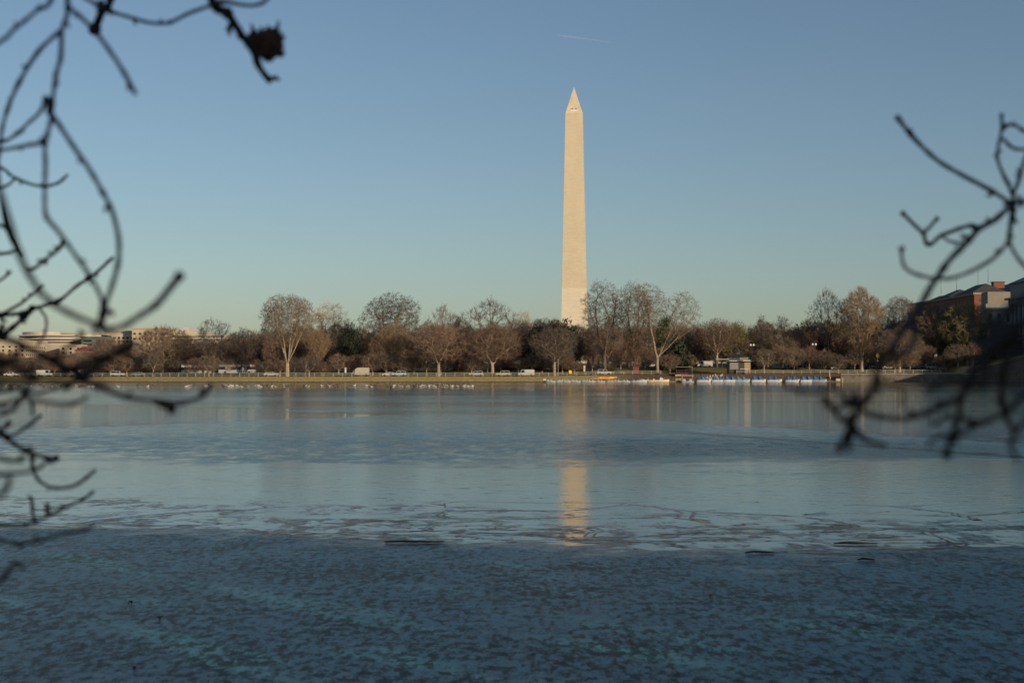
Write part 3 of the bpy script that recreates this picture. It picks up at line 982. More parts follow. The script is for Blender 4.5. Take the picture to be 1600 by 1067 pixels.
facade_box('buff stone building with a dark cornice at the far left edge', 'building', X_(-60, 900), X_(40, 900), 900, 40, Z_(533.5, 900), cream2, [(Z_(543, 900), Z_(540.5, 900), 1.3, 3.8), (Z_(549, 900), Z_(546, 900), 1.3, 3.8), (Z_(556, 900), Z_(552.5, 900), 1.3, 3.8)])
facade_box('cream stone building with pilasters right below the curved office building', 'building', X_(93, 930), X_(128, 930), 930, 12, Z_(540.5, 930), cream, [(Z_(546.5, 930), Z_(543, 930), 1.4, 4.2), (Z_(553, 930), Z_(549, 930), 1.4, 4.2)])
facade_box('dark glass building beside the curved cream office building', 'building', X_(127, 940), X_(166, 940), 940, 20, Z_(528, 940), mat('green_grey_glass', (0.10, 0.13, 0.13), 0.25, 0.1, 0.2), [(Z_(534, 940), Z_(531, 940), 5.5, 6.0), (Z_(540, 940), Z_(537, 940), 5.5, 6.0)], name='glass_building')
facade_box('long cream building with one row of small dark windows under its flat roof', 'building', X_(162, 1000), X_(216, 1000), 1000, 30, Z_(518.5, 1000), cream, [(Z_(529.5, 1000), Z_(526.3, 1000), 1.7, 2.7), (Z_(535.5, 1000), Z_(532.5, 1000), 1.7, 2.7)], name='office_building')
facade_box('cream office block with a brown roof edge behind the rounded bushy tree', 'building', X_(206, 990), X_(256, 990), 990, 40, Z_(514, 990), cream2, [(Z_(523, 990), Z_(520, 990), 1.6, 3.4), (Z_(531, 990), Z_(528, 990), 1.6, 3.4)], name='office_building')
# stepped classical block
YS = 1010.0
t = thing('stepped_building', 'pale stepped stone building showing between the bushy tree and the open tree', 'building', (X_(275, YS), YS, 2))
for px0, px1, top, y0, y1 in ((248, 372, 528, 0, 60), (244, 350, 523, 4, 56), (248, 308, 518, 8, 52), (258, 287, 512.5, 12, 46), (279, 288, 510.5, 15, 30)):
    b = MB(); b.box(X_(px0, YS) - X_(275, YS), X_(px1, YS) - X_(275, YS), y0, y1, 0, Z_(top, YS) - 2)
    b.build('block', cream if top > 515 else pale, t)
for zz, px0, px1, y0 in ((531, 250, 370, 0), (525.4, 246, 348, 4), (538, 250, 370, 0)):
    b = MB()
    for q in np.arange(px0 + 2, px1 - 1, 2.6):
        x = X_(q, YS) - X_(275, YS); b.box(x - 0.42, x + 0.42, y0 - 0.06, y0 + 0.3, Z_(zz + 1.2, YS) - 2, Z_(zz - 0.8, YS) - 2)
    b.build('window_row', M['glass'], t)
# red roof
Y = 880.0
t = thing('red_roofed_house', 'low building with a dark red hipped roof below the glass building', 'house', (X_(129, Y), Y, 2))
hw = X_(143, Y) - X_(129, Y)
b = MB(); b.box(-hw + 1, hw - 1, 0, 10, 0, Z_(548, Y) - 2); b.build('wall', cream2, t)
b = MB(); z0, z1 = Z_(548, Y) - 2, Z_(541.5, Y) - 2
b.add([(-hw, -1, z0), (hw, -1, z0), (hw, 11, z0), (-hw, 11, z0), (-2, 5, z1), (3, 5, z1)], [(0, 1, 5, 4), (1, 2, 5), (2, 3, 4, 5), (3, 0, 4), (3, 2, 1, 0)])
b.build('roof', mat('red_tile', (0.22, 0.05, 0.045), 0.8, 0.15, 0.5), t)
facade_box('small pale stone building seen beyond the two-lobed elm', 'building', X_(1066, 800), X_(1096, 800), 800, 14, Z_(533, 800), cream2, [(Z_(541, 800), Z_(538, 800), 1.2, 3.2)], z0=8)

# ------------------------------------------------------------------ buildings on the right
brick = mat('red_brick', (0.20, 0.078, 0.048), 0.9, 0.18, 0.9)
lime = mat('grey_limestone', (0.22, 0.22, 0.205), 0.85, 0.12, 0.3)
lime_warm = mat('buff_limestone', (0.25, 0.22, 0.165), 0.85, 0.12, 0.3)
YK = 566.0
XK = X_(1523, YK)
t = thing('brick_building', 'red brick building with dark hipped slate roofs and chimney, right skyline', 'building', (XK, YK, 4))
zE = Z_(456.5, YK) - 4
b = MB(); b.box(0, 32, 0, 95, 0, zE); b.build('wall', brick, t)
def hip(x0, x1, y0, y1, z0, z1, inset):
    b = MB()
    cy0, cy1 = y0 + inset, y1 - inset
    cx = (x0 + x1) / 2
    if cy1 <= cy0: cy0 = cy1 = (y0 + y1) / 2
    b.add([(x0, y0, z0), (x1, y0, z0), (x1, y1, z0), (x0, y1, z0), (cx, cy0, z1), (cx, cy1 + 0.01, z1)], [(0, 1, 4), (1, 2, 5, 4), (2, 3, 5), (3, 0, 4, 5), (3, 2, 1, 0)])
    return b.build('roof', M['slate'], t)
hip(-0.8, 13.5, -0.8, 24, zE + 0.0, Z_(444.5, YK + 12) - 4, 6)
hip(-0.8, 13.5, 30, 50, zE, Z_(452.5, YK + 40) - 4, 8)
hip(-0.8, 13.5, 56, 74, zE - 1, Z_(464, YK + 65) - 4 + 0.6, 8)
hip(14, 33, -0.8, 95, zE + 0.02, zE + 5, 9)
b = MB(); b.box(9.8, 14.2, 6, 9, zE + 2, Z_(440.8, YK + 6) - 4); cp = b.build('chimney', brick, t)
b = MB(); b.box(9.5, 14.5, 5.7, 9.3, Z_(440.8, YK + 6) - 4, Z_(439.8, YK + 6) - 4); b.build('chimney_cap', M['slate'], cp)
b = MB(); b.box(-0.5, 32.5, -0.5, 95.5, zE - 1.0, zE - 0.02); b.build('cornice', lime_warm, t)
for zt, zbm in ((465.5, 472), (478, 484), (491, 497)):
    b = MB()
    for x in (3.0, 8.0, 13.0, 18, 23, 28): b.box(x - 0.8, x + 0.8, -0.08, 0.2, Z_(zbm, YK) - 4, Z_(zt, YK) - 4)
    for y in np.arange(4, 93, 5): b.box(-0.05, 0.2, y - 0.6, y + 0.6, Z_(zbm, YK) - 4, Z_(zt, YK) - 4)
    b.build('window_row', M['slate'], t)
    b = MB()
    b.box(5.0, 6.0, -0.14, 0.2, Z_(zbm, YK) - 4, Z_(zt, YK) - 4); b.build('window_surround', lime_warm, t)
for y, h in ((-0.2, 3), (12, 3.2), (40, 3), (62, 3), (80, 3)):
    b = MB(); b.tube((5.5, y, zE + 3), (5.5, y, zE + 6.5 + h), 0.09, 0.05); b.build('lightning_rod', M['metal'], t)

YC = 470.0
XC = X_(1577, YC)
t = thing('columned_building', 'grey stone building with tall columns at the right edge', 'building', (XC, YC, 4))
zr = Z_(455, YC) - 4
b = MB(); b.box(1.2, 70, -26, 0, 0, Z_(475, YC) - 4); b.build('wall', lime, t)
b = MB(); b.box(0.0, 70, -26.5, 0.6, Z_(475, YC) - 4, Z_(469, YC) - 4); b.build('entablature', lime, t)
b = MB(); b.box(-1.0, 71, -27.2, 1.4, Z_(469, YC) - 4, Z_(466, YC) - 4); b.build('cornice', lime, t)
b = MB(); b.box(0.6, 70, -26, 0.2, Z_(466, YC) - 4, Z_(444, YC) - 4); b.build('attic', lime, t)
b = MB()
za, zc_ = Z_(444, YC) - 4, Z_(412, YC) - 4
b.add([(-0.2, -27, za), (71, -27, za), (71, 1, za), (-0.2, 1, za), (13, -14, zc_), (58, -14, zc_)], [(0, 1, 5, 4), (1, 2, 5), (2, 3, 4, 5), (3, 0, 4), (3, 2, 1, 0)])
b.build('roof', mat('blue_slate', (0.11, 0.12, 0.13), 0.6, 0.2, 0.5), t)
for y in np.arange(-24.5, 0, 3.9):
    b = MB(); zt_ = Z_(475, YC) - 4
    b.sweep([(0.4, y, 0), (0.4, y, 0.8), (0.4, y, 0.85), (0.4, y, zt_ * 0.5), (0.4, y, zt_ - 1.0), (0.4, y, zt_ - 0.9), (0.4, y, zt_ - 0.02)], [0.95, 0.95, 0.75, 0.72, 0.6, 0.85, 0.85], 12)
    b.build('column', lime, t)
# lower wing and attic box between brick building and columns
YW = 505.0
XW = X_(1541, YW)
t = thing('stone_wing', 'plain grey stone wing with a buff attic block between brick building and columns', 'building', (XW, YW, 4))
w = X_(1590, YW) - XW
b = MB(); b.box(0, w, 0, 6, 0, Z_(474.5, YW) - 4); b.build('wall', lime, t)
b = MB(); b.box(-0.5, w, -0.5, 6.3, Z_(485, YW) - 4, Z_(483, YW) - 4); b.build('string_course', lime, t)
b = MB(); b.box(1.2, w + 4, 1.5, 8.5, Z_(474.5, YW) - 4 + 0.01, Z_(455.5, YW) - 4); b.build('attic', lime_warm, t)
for x in np.arange(1.5, w, 3.2):
    b = MB(); b.box(x - 0.6, x + 0.6, -0.1, 0.2, Z_(503, YW) - 4, Z_(490, YW) - 4); b.build('window', M['glass'], t)
# unseen low block added further right to shade the bank
t = thing('shade_annex', 'long low stone block added unseen beyond the right edge to shade the bank', 'building', (176, 352, 3.2))
b = MB(); b.box(0, 60, 0, 74, 0, 13); b.build('wall', lime_warm, t)
b = MB(); b.box(-0.6, 60.6, -0.6, 74.6, 13, 14); b.build('cornice', lime_warm, t)
for z in (3, 8):
    b = MB()
    for y in np.arange(4, 72, 5): b.box(-0.08, 0.2, y - 0.9, y + 0.9, z - 1.4, z + 1.4)
    b.build('window_row', M['glass'], t)

# ------------------------------------------------------------------ sea wall on the right
t = thing('sea_wall', 'dark shaded stone wall along the water right of the dock', 'wall', (0, 0, 0))
b = MB(); c_ = MB()
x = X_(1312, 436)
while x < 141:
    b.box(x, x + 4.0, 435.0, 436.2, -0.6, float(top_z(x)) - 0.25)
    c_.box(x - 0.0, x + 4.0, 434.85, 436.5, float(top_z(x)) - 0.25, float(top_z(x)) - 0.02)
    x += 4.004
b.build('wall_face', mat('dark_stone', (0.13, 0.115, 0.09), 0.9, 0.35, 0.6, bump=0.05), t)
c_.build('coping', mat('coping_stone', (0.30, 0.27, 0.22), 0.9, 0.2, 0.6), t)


# ------------------------------------------------------------------ railings
def railing(px0, px1, label, n):
    S = 8.0
    x0, x1 = X_(px0, 444), X_(px1, 444)
    t = thing('railing', label, 'railing', (x0, float(shore(x0)) + S, gz(x0, shore(x0) + S)))
    post = MB(); post.box(-0.10, 0.10, -0.07, 0.07, -0.2, 1.12); pm = post.mesh('post', M['rail'])
    pts = []
    for i in range(n):
        x = x0 + (x1 - x0) * i / (n - 1); y = float(shore(x)) + S; z = gz(x, y)
        o = link('post', pm, parent=t); o.location = (x - t.location.x, y - t.location.y, z - t.location.z)
        pts.append(Vector((x, y, z)) - t.location)
    for h in (1.02, 0.52):
        b = MB()
        for a, c in zip(pts[:-1], pts[1:]):
            d = 0.075
            b.add([a + Vector((0, -d, h - d)), c + Vector((0, -d, h - d)), c + Vector((0, d, h - d)), a + Vector((0, d, h - d)), a + Vector((0, -d, h + d)), c + Vector((0, -d, h + d)), c + Vector((0, d, h + d)), a + Vector((0, d, h + d))],
                  [(0, 3, 2, 1), (4, 5, 6, 7), (0, 1, 5, 4), (2, 3, 7, 6)])
        b.build('rail', M['rail'], t)


railing(-20, 1047, 'long white post-and-rail railing along the grassy bank, left of the dock shelter', 74)
railing(1151, 1470, 'white post-and-rail railing above the pedal boats, right of the pavilion', 23)


# ------------------------------------------------------------------ vehicles
def prof_body(poly, w, m):
    b = MB(); b.prism(poly, -w / 2, w / 2, 'y'); return b


def make_vehicle(kind):
    t = thing('parked_car', 'x', 'car')
    if kind == 'sedan':
        body = [(-2.25, .38), (-2.1, .28), (2.1, .28), (2.28, .42), (2.24, .70), (2.0, .82), (1.05, .93), (-1.55, .98), (-2.2, .93), (-2.3, .65)]
        cab = [(1.05, .92), (.35, 1.38), (-.95, 1.40), (-1.75, .97)]; roof = (-.98, .40, 1.38, 1.45); wb, wr = 1.38, .33; w = 1.78
    elif kind == 'suv':
        body = [(-2.25, .45), (-2.1, .36), (2.1, .36), (2.28, .5), (2.26, .88), (2.05, 1.0), (1.15, 1.1), (-2.2, 1.15), (-2.3, .8)]
        cab = [(1.15, 1.09), (.5, 1.66), (-1.85, 1.70), (-2.22, 1.14)]; roof = (-1.9, .55, 1.67, 1.76); wb, wr = 1.38, .37; w = 1.85
    else:
        body = [(-2.6, .45), (-2.5, .36), (2.4, .36), (2.6, .55), (2.55, 1.0), (1.95, 1.15), (-2.6, 1.15)]
        cab = [(1.95, 1.14), (1.4, 1.95), (-2.5, 2.0), (-2.6, 1.14)]; roof = (-2.55, 1.45, 1.97, 2.1); wb, wr = 1.6, .36; w = 1.95
    o = prof_body(body, w, None).build('body', M['white'], t)
    b = MB(); b.prism(cab, -w / 2 + .12, w / 2 - .12, 'y'); b.build('windows', M['glass'], t)
    b = MB(); b.box(roof[0], roof[1], -w / 2 + .10, w / 2 - .10, roof[2], roof[3])
    if kind == 'van': b.box(-2.58, .5, -w / 2 + .06, w / 2 - .06, 1.14, 1.97)
    for xx in ((cab[1][0] + cab[0][0]) / 2, -.35, (cab[2][0] + cab[3][0]) / 2):
        zz = roof[2]
        b.add([(xx - .06, -w / 2 + .09, body[7 if kind != 'van' else 6][1] - .1), (xx + .06, -w / 2 + .09, body[7 if kind != 'van' else 6][1] - .1), (xx + .06, w / 2 - .09, body[6][1] - .1), (xx - .06, w / 2 - .09, body[6][1] - .1),
               (xx - .06 - (.12 if xx > 0 else -.1), -w / 2 + .11, zz), (xx + .06 - (.12 if xx > 0 else -.1), -w / 2 + .11, zz), (xx + .06 - (.12 if xx > 0 else -.1), w / 2 - .11, zz), (xx - .06 - (.12 if xx > 0 else -.1), w / 2 - .11, zz)],
              [(0, 1, 5, 4), (1, 2, 6, 5), (2, 3, 7, 6), (3, 0, 4, 7)])
    b.build('roof', M['white'], t)
    wm_ = MB(); wm_.sweep([(0, -.12, 0), (0, -.08, 0), (0, .08, 0), (0, .12, 0)], [wr * .9, wr, wr, wr * .9], 14)
    me = wm_.mesh('wheel', M['tyre'])
    for sx in (-1, 1):
        for sy in (-1, 1):
            q = link('wheel', me, parent=t); q.location = (sx * wb, sy * (w / 2 - .08), wr)
    for sy in (-1, 1):
        b = MB(); b.box(body[3][0] - .2, body[3][0] - .02, sy * w * .36 - .16, sy * w * .36 + .16, body[3][1] + .16, body[3][1] + .32); b.build('headlight', M['globe'], t)
        b = MB(); b.box(body[-1][0] + .02, body[-1][0] + .16, sy * w * .38 - .14, sy * w * .38 + .14, body[-1][1] + .02, body[-1][1] + .2); b.build('tail_light', M['red'], t)
    return t


PAINT = {k: mat(k + '_car_paint', c, 0.3, 0.05, 1.0, spec=0.5) for k, c in {'white': (.46, .455, .44), 'silver': (.36, .37, .37), 'black': (.02, .021, .024), 'navy': (.025, .035, .07), 'palegreen': (.40, .40, .30), 'lightblue': (.36, .46, .56), 'grey': (.14, .145, .15), 'red': (.35, .03, .03)}.items()}
VP = {}
CARS = [
    # kind, paint, pixel, distance, facing, label
    ('sedan', 'white', 18, 452, 1, 'white car parked at the far left behind the railing, below the stone building'),
    ('sedan', 'black', 34, 455, 1, 'black car next to the white car at the far left'),
    ('van', 'white', 70, 452, 1, 'white van behind the railing on the far left'),
    ('suv', 'black', 94, 454, 0, 'black car behind the railing right of the white van on the far left'),
    ('van', 'white', 121, 453, 1, 'white van seen end-on between tree trunks at the left'),
    ('sedan', 'navy', 150, 454, 1, 'dark blue car between the two white vehicles on the left'),
    ('suv', 'white', 184, 452, 1, 'white car right of the glass building, behind the railing'),
    ('sedan', 'grey', 216, 455, 0, 'grey car beneath the rounded bushy tree'),
    ('sedan', 'navy', 241, 452, 1, 'dark blue car just left of the white tour buses'),
    ('sedan', 'silver', 424, 452, 1, 'silver car beside the trunk of the fan-shaped elm'),
    ('sedan', 'black', 463, 453, 0, 'black car right of the fan-shaped elm trunk'),
    ('suv', 'black', 549, 452, 1, 'black car in front of the pale box truck'),
    ('sedan', 'white', 608, 451, 0, 'white car tucked left of the light blue car'),
    ('suv', 'lightblue', 624, 450, 0, 'light blue car behind the railing below the dome-shaped elm'),
    ('suv', 'silver', 744, 450, 0, 'silver SUV between the two pale trunks left of centre'),
    ('suv', 'palegreen', 786, 450, 0, 'pale cream-green SUV beside the forked pale trunk'),
    ('van', 'white', 822, 451, 0, 'white van left of the person in red'),
    ('sedan', 'black', 800, 455, 0, 'black car behind the pale cream-green SUV'),
    ('sedan', 'silver', 930, 453, 0, 'dark silver car just left of the white SUV under the tall tree'),
    ('suv', 'white', 944, 449.5, 1, 'white SUV beside the trunk of the tall tree right of the obelisk'),
    ('sedan', 'grey', 966, 454, 1, 'grey car right of the white SUV behind the railing'),
    ('suv', 'black', 1006, 486, 0, 'dark car on the upper lawn road left of the two-lobed elm trunk'),
    ('sedan', 'silver', 1017, 489, 0, 'silver car on the upper road beside the two-lobed elm trunk'),
    ('van', 'white', 1101, 486, 0, 'white van on the upper road left of the pavilion'),
    ('sedan', 'navy', 1230, 470, 0, 'dark car under the trees behind the dock, right of the pavilion'),
    ('suv', 'black', 1292, 472, 1, 'black SUV behind the railing left end of the right-hand row'),
    ('sedan', 'white', 1308, 470, 1, 'white car beside the black SUV in the right-hand row'),
    ('suv', 'navy', 1328, 472, 0, 'dark blue SUV in the middle of the right-hand row'),
    ('suv', 'navy', 1359, 472, 0, 'dark blue SUV just left of the yellow diamond sign'),
    ('suv', 'black', 1374, 474, 1, 'black SUV directly below the yellow diamond sign'),
    ('sedan', 'white', 1388, 470, 1, 'white car right of the yellow diamond sign'),
    ('suv', 'black', 1434, 470, 0, 'black SUV first in the row right of the low spreading tree'),
    ('suv', 'silver', 1456, 470, 1, 'silver-blue SUV in the middle of the row on the right'),
    ('sedan', 'silver', 1470, 468, 1, 'silver car beneath the small white square sign'),
    ('sedan', 'black', 1486, 470, 1, 'black car last in the row left of the olive-tinged tree'),
]
for kind, paint, px, Y, face, lab in CARS:
    if kind not in VP:
        o = VP[kind] = make_vehicle(kind)
        o['_first'] = 1
    else: o = copy_tree(VP[kind])
    Y = Y + bank_shift(px, Y)
    x = X_(px, Y)
    o.location = (x, Y, gz(x, Y) + 0.02)
    o.rotation_euler = (0, 0, (0 if face else math.pi) + (1.2 if 'end-on' in lab else 0.03))
    o.name = 'parked_van' if kind == 'van' else 'parked_car'
    tag(o, lab, 'van' if kind == 'van' else 'car', 'vehicles parked along the far bank')
    for ch in kids(o):
        if ch.name.split('.')[0] in ('body', 'roof'):
            ch.material_slots[0].link = 'OBJECT'; ch.material_slots[0].material = PAINT[paint]
for o in VP.values():
    if '_first' in o: del o['_first']

def bus(px, Y, L, lab, stripe):
    Y = Y + bank_shift(px, Y)
    x = X_(px, Y)
    t = thing('tour_bus', lab, 'bus', (x, Y, gz(x, Y) + 0.02), 0, 'tour buses behind the railing')
    b = MB(); b.prism([(-L / 2, .5), (-L / 2 + .2, .35), (L / 2 - .2, .35), (L / 2, .6), (L / 2, 1.5), (-L / 2, 1.5)], -1.25, 1.25, 'y'); b.build('lower_body', stripe, t)
    b = MB(); b.prism([(-L / 2, 1.5), (L / 2, 1.5), (L / 2 - .25, 2.45), (-L / 2, 2.45)], -1.2, 1.2, 'y'); b.build('windows', M['glass'], t)
    b = MB(); b.prism([(-L / 2, 2.45), (L / 2 - .25, 2.45), (L / 2 - .4, 3.05), (L / 2 - .9, 3.2), (-L / 2 + .3, 3.2), (-L / 2, 3.0)], -1.25, 1.25, 'y'); b.build('roof', PAINT['white'], t)
    for q in (0.18, 0.62):
        b = MB(); b.box(-L / 2 + L * q, -L / 2 + L * (q + .16), -1.27, -1.1, 1.45, 2.5); b.build('side_panel', M['maroon'] if stripe != PAINT['silver'] else PAINT['white'], t)
    me = MB(); me.sweep([(0, -.14, 0), (0, -.1, 0), (0, .1, 0), (0, .14, 0)], [.42, .48, .48, .42], 14)
    mm = me.mesh('wheel', M['tyre'])
    for sx in (-.32, .34):
        for sy in (-1, 1):
            q = link('wheel', mm, parent=t); q.location = (sx * L, sy * 1.14, .48)


bus(309, 470, 10.5, 'white-roofed tour bus with dark red panels below the open crooked tree', PAINT['silver'] if False else M['grey'])
bus(371, 471, 12.0, 'white-roofed tour bus with a pale grey side right of the crooked tree trunk', PAINT['silver'])
# pale box truck
x = X_(566, 451)
t = thing('box_truck', 'pale grey-beige box truck parked behind the railing left of centre', 'truck', (x, 451, gz(x, 451) + .02))
b = MB(); b.prism([(-2.2, .55), (2.2, .55), (2.2, 2.75), (-1.3, 2.75), (-2.2, 2.2)], -1.1, 1.1, 'y'); b.build('cargo_box', mat('beige_paint', (.40, .36, .28), .6, .08, 1), t)
b = MB(); b.prism([(-3.5, .45), (-2.25, .45), (-2.25, 1.75), (-2.7, 1.75), (-3.1, 1.2), (-3.5, 1.1)], -.95, .95, 'y'); b.build('cab', PAINT['grey'], t)
me = MB(); me.sweep([(0, -.12, 0), (0, .12, 0)], [.4, .4], 14); mm = me.mesh('wheel', M['tyre'])
for sx in (-2.9, 1.3):
    for sy in (-1, 1):
        q = link('wheel', mm, parent=t); q.location = (sx, sy * 1.0, .4)


# ------------------------------------------------------------------ lamps, poles, signs
def lamp(px, py, Y, lab, twin=False):
    x = X_(px, Y); z0 = gz(x, Y); h = Z_(py, Y) - z0
    t = thing('street_lamp', lab, 'street lamp', (x, Y, z0), 0, 'globe street lamps among the trees')
    b = MB(); b.sweep([(0, 0, -.2), (0, 0, .5), (0, 0, .6), (0, 0, h - .35)], [.17, .17, .08, .06], 8)
    if twin: b.tube((-.55, 0, h - .5), (.55, 0, h - .5), .05)
    b.build('pole', M['metal'], t)
    for dx in ((-.5, .5) if twin else (0,)):
        b = MB(); b.ball((dx, 0, h), .34, .34, .40, 10, 7); g = b.build('lamp_globe', M['globe'], t, True)
        b = MB(); b.sweep([(dx, 0, h + .36), (dx, 0, h + .48), (dx, 0, h + .62)], [.16, .12, .02], 8); b.build('finial', M['metal'], g)


for px, py, Y, lab, tw in [
    (676, 568, 470, 'short globe lamp left of the thick pale trunk', False), (1013, 539, 476, 'tall lamp left of the two-lobed elm trunk', True),
    (1062, 551, 482, 'lamp in front of the dark conical holly', False), (1089, 537, 490, 'lamp between the holly and the pavilion', False),
    (1175, 539, 478, 'twin globe lamp just right of the pavilion roof', True), (1272, 538, 466, 'twin globe lamp standing below the crooked oak on the right', True),
    (1371, 537, 474, 'twin globe lamp above the yellow diamond sign', True), (1533, 542, 474, 'globe lamp right of the olive-tinged tree', False), (1594, 529, 460, 'globe lamp at the right edge below the columns', True)]:
    lamp(px, py, Y, lab, tw)


def sign(name, px, y0, y1, wpx, Y, lab, m, shape='box', post=True, cat='sign'):
    x = X_(px, Y); z0 = gz(x, Y)
    t = thing(name, lab, cat, (x, Y, z0))
    a, b_ = Z_(y1, Y) - z0, Z_(y0, Y) - z0
    w = wpx * Y / F_PX
    if post:
        b = MB(); b.tube((0, .06, -.2), (0, .06, b_ - .05), .05); b.build('post', M['rail'] if shape != 'diamond' else M['metal'], t)
    b = MB()
    if shape == 'diamond':
        c = (a + b_) / 2; h = (b_ - a) / 2
        b.prism([(0, c - h), (w / 2, c), (0, c + h), (-w / 2, c)], -.02, .02, 'y')
    else: b.box(-w / 2, w / 2, -.03, .03, a, b_)
    b.build('panel', m, t)
    return t


sign('street_sign', 540, 574.5, 582.5, 2.6, 449, 'narrow white sign left of the box truck', M['white'])
sign('street_sign', 913, 571, 580, 2.6, 460, 'narrow white upright sign in front of trees below the obelisk', M['white'])
sign('street_sign', 1194, 559, 565.5, 3.4, 474, 'white rectangular sign right of the pavilion', M['white'])
sign('street_sign', 1462, 553.5, 559, 4.2, 466, 'white square sign on a pole above the silver car on the right', M['white'])
sign('street_sign', 1512, 552, 557.5, 3.4, 466, 'white square sign beside the olive-tinged tree trunk', M['white'])
sign('street_sign', 1526.5, 556, 559.5, 6.5, 468, 'small green street sign above the pale stone pedestal', M['green'])
t = sign('warning_sign', 1371.5, 551.5, 560, 6.4, 462, 'yellow diamond warning sign above the parked cars', M['yellow'], 'diamond')
b = MB(); w = 2.2 * 462 / F_PX
zz = gz(X_(1371.5, 462), 462)
b.box(-w / 2, w / 2, -.03, .03, Z_(564.5, 462) - zz, Z_(561, 462) - zz); b.build('lower_panel', M['white'], t)
sign('warning_sign', 961, 560.5, 566, 5.0, 472, 'dull yellow diamond sign right of the tall tree trunk', mat('dull_yellow', (.42, .30, .06), .6, .1, 2), 'diamond')
sign('notice_board', 891, 578.5, 583.5, 4.6, 443.5, 'bright yellow board on the railing below the obelisk', M['yellow'])
sign('information_kiosk', 993.5, 573, 586, 9.5, 447, 'dark red information panel beside the railing left of the dock', mat('brick_red_panel', (.16, .05, .04), .7, .25, 1.5))
x = X_(1519, 462)
t = thing('stone_pedestal', 'pale stone pedestal block beside the olive-tinged tree', 'pedestal', (x, 462, gz(x, 462)))
b = MB(); b.box(-.5, .5, -.4, .4, -.1, 2.3); b.build('block', M['rail'], t)
b = MB(); b.box(-.58, .58, -.48, .48, 2.3, 2.45); b.build('cap', M['rail'], t)
x = X_(872, 446)
t = thing('utility_pole', 'thin grey pole standing between the V-shaped trunk and the yellow board', 'pole', (x, 446, gz(x, 446)))
b = MB(); b.tube((0, 0, -.3), (0, 0, 5.4), .10, .08); b.build('shaft', M['rail'], t)
b = MB(); b.box(-.2, .2, -.15, .15, 5.4, 5.5); b.build('cap', M['metal'], t)

# ------------------------------------------------------------------ person in red by the railing
def person(px, Y, lab, jacket):
    x = X_(px, Y)
    t = thing('person', lab, 'person', (x, Y, gz(x, Y)), 0)
    J = [(0, 0, .96), (0, 0, 1.2), (0, 0, 1.42), (0, 0, 1.52), (.03, 0, 1.66), (-.1, 0, .92), (-.02, -.05, .5), (-.16, .02, .06), (.1, 0, .92), (.2, .04, .5), (.14, 0, .06),
         (-.19, 0, 1.40), (-.24, .03, 1.12), (-.14, -.02, .9), (.19, 0, 1.40), (.26, -.02, 1.13), (.33, 0, .92), (-.04, 0, .02), (.27, 0, .02), (.04, 0, 1.74)]
    Ed = [(0, 1), (1, 2), (2, 3), (3, 4), (0, 5), (5, 6), (6, 7), (0, 8), (8, 9), (9, 10), (2, 11), (11, 12), (12, 13), (2, 14), (14, 15), (15, 16), (7, 17), (10, 18), (4, 19)]
    Rr = [.14, .14, .15, .06, .10, .09, .065, .045, .09, .065, .045, .065, .05, .035, .065, .05, .035, .035, .035, .085]
    me = bpy.data.meshes.new('body'); me.from_pydata(J, Ed, []); me.update()
    o = bpy.data.objects.new('body', me); COL.objects.link(o); o.parent = t
    md = o.modifiers.new('skin', 'SKIN')
    for v_, r_ in zip(me.skin_vertices[0].data, Rr): v_.radius = (r_, r_ * .85)
    me.skin_vertices[0].data[0].use_root = True
    o.modifiers.new('sub', 'SUBSURF').levels = 1
    mm = bpy.data.materials.new('clothed_body'); mm.use_nodes = True
    nt = N.nt = mm.node_tree
    tc = nt.nodes.new('ShaderNodeTexCoord'); sp_ = nt.nodes.new('ShaderNodeSeparateXYZ'); nt.links.new(tc.outputs['Object'], sp_.inputs[0])
    rp = nt.nodes.new('ShaderNodeValToRGB'); rp.color_ramp.interpolation = 'CONSTANT'
    rp.color_ramp.elements[0].color = (.03, .03, .04, 1)
    rp.color_ramp.elements[1].position = .48; rp.color_ramp.elements[1].color = (*jacket, 1)
    e = rp.color_ramp.elements.new(.76); e.color = (.5, .33, .24, 1)
    e = rp.color_ramp.elements.new(.87); e.color = (.05, .035, .025, 1)
    nt.links.new((N(sp_.outputs[2]) / 2.0).s, rp.inputs[0])
    nt.links.new(rp.outputs[0], nt.nodes['Principled BSDF'].inputs['Base Color'])
    me.materials.append(mm)
    return t


person(847, 445.5, 'person in a red jacket walking along the railing left of the V-shaped trunk', (.45, .04, .05))

# ------------------------------------------------------------------ dock, pavilion, boats
YD = 424.0
def PX(px, Y=YD): return X_(px, Y)


x0, x1 = PX(998), PX(1316)
t = thing('floating_dock', 'long low wooden dock carrying the white and blue pedal boats', 'dock', (x0, YD, 0))
b = MB()
L = x1 - x0
for i in range(int(L / 0.3)): b.box(i * .3, i * .3 + .285, 0, 4.2, .34, .42)
b.build('deck', M['wood'], t)
b = MB(); b.box(0, L, -.06, .0, .12, .40); b.box(0, L, 4.2, 4.26, .12, .40); b.build('fascia', M['wood'], t)
for i in range(14):
    b = MB(); xx = L * (i + .5) / 14; b.box(xx - .9, xx + .9, .3, 3.9, -.25, .335); b.build('float', M['grey'], t)
for i in range(9):
    b = MB(); xx = L * i / 8; b.sweep([(xx, -.2, -1.2), (xx, -.2, 1.25), (xx, -.2, 1.4)], [.13, .13, .05], 8); b.build('pile', M['cream'] if i in (8,) else M['wood'], t)
x0b, x1b = PX(848), PX(999)
t = thing('floating_dock', 'low grey floating dock with pale small boats below the obelisk', 'dock', (x0b, YD + .5, 0))
L = x1b - x0b
b = MB(); b.box(0, L, 0, 2.6, .1, .42); b.build('deck', mat('blue_grey_deck', (.27, .31, .34), .7, .2, .8), t)
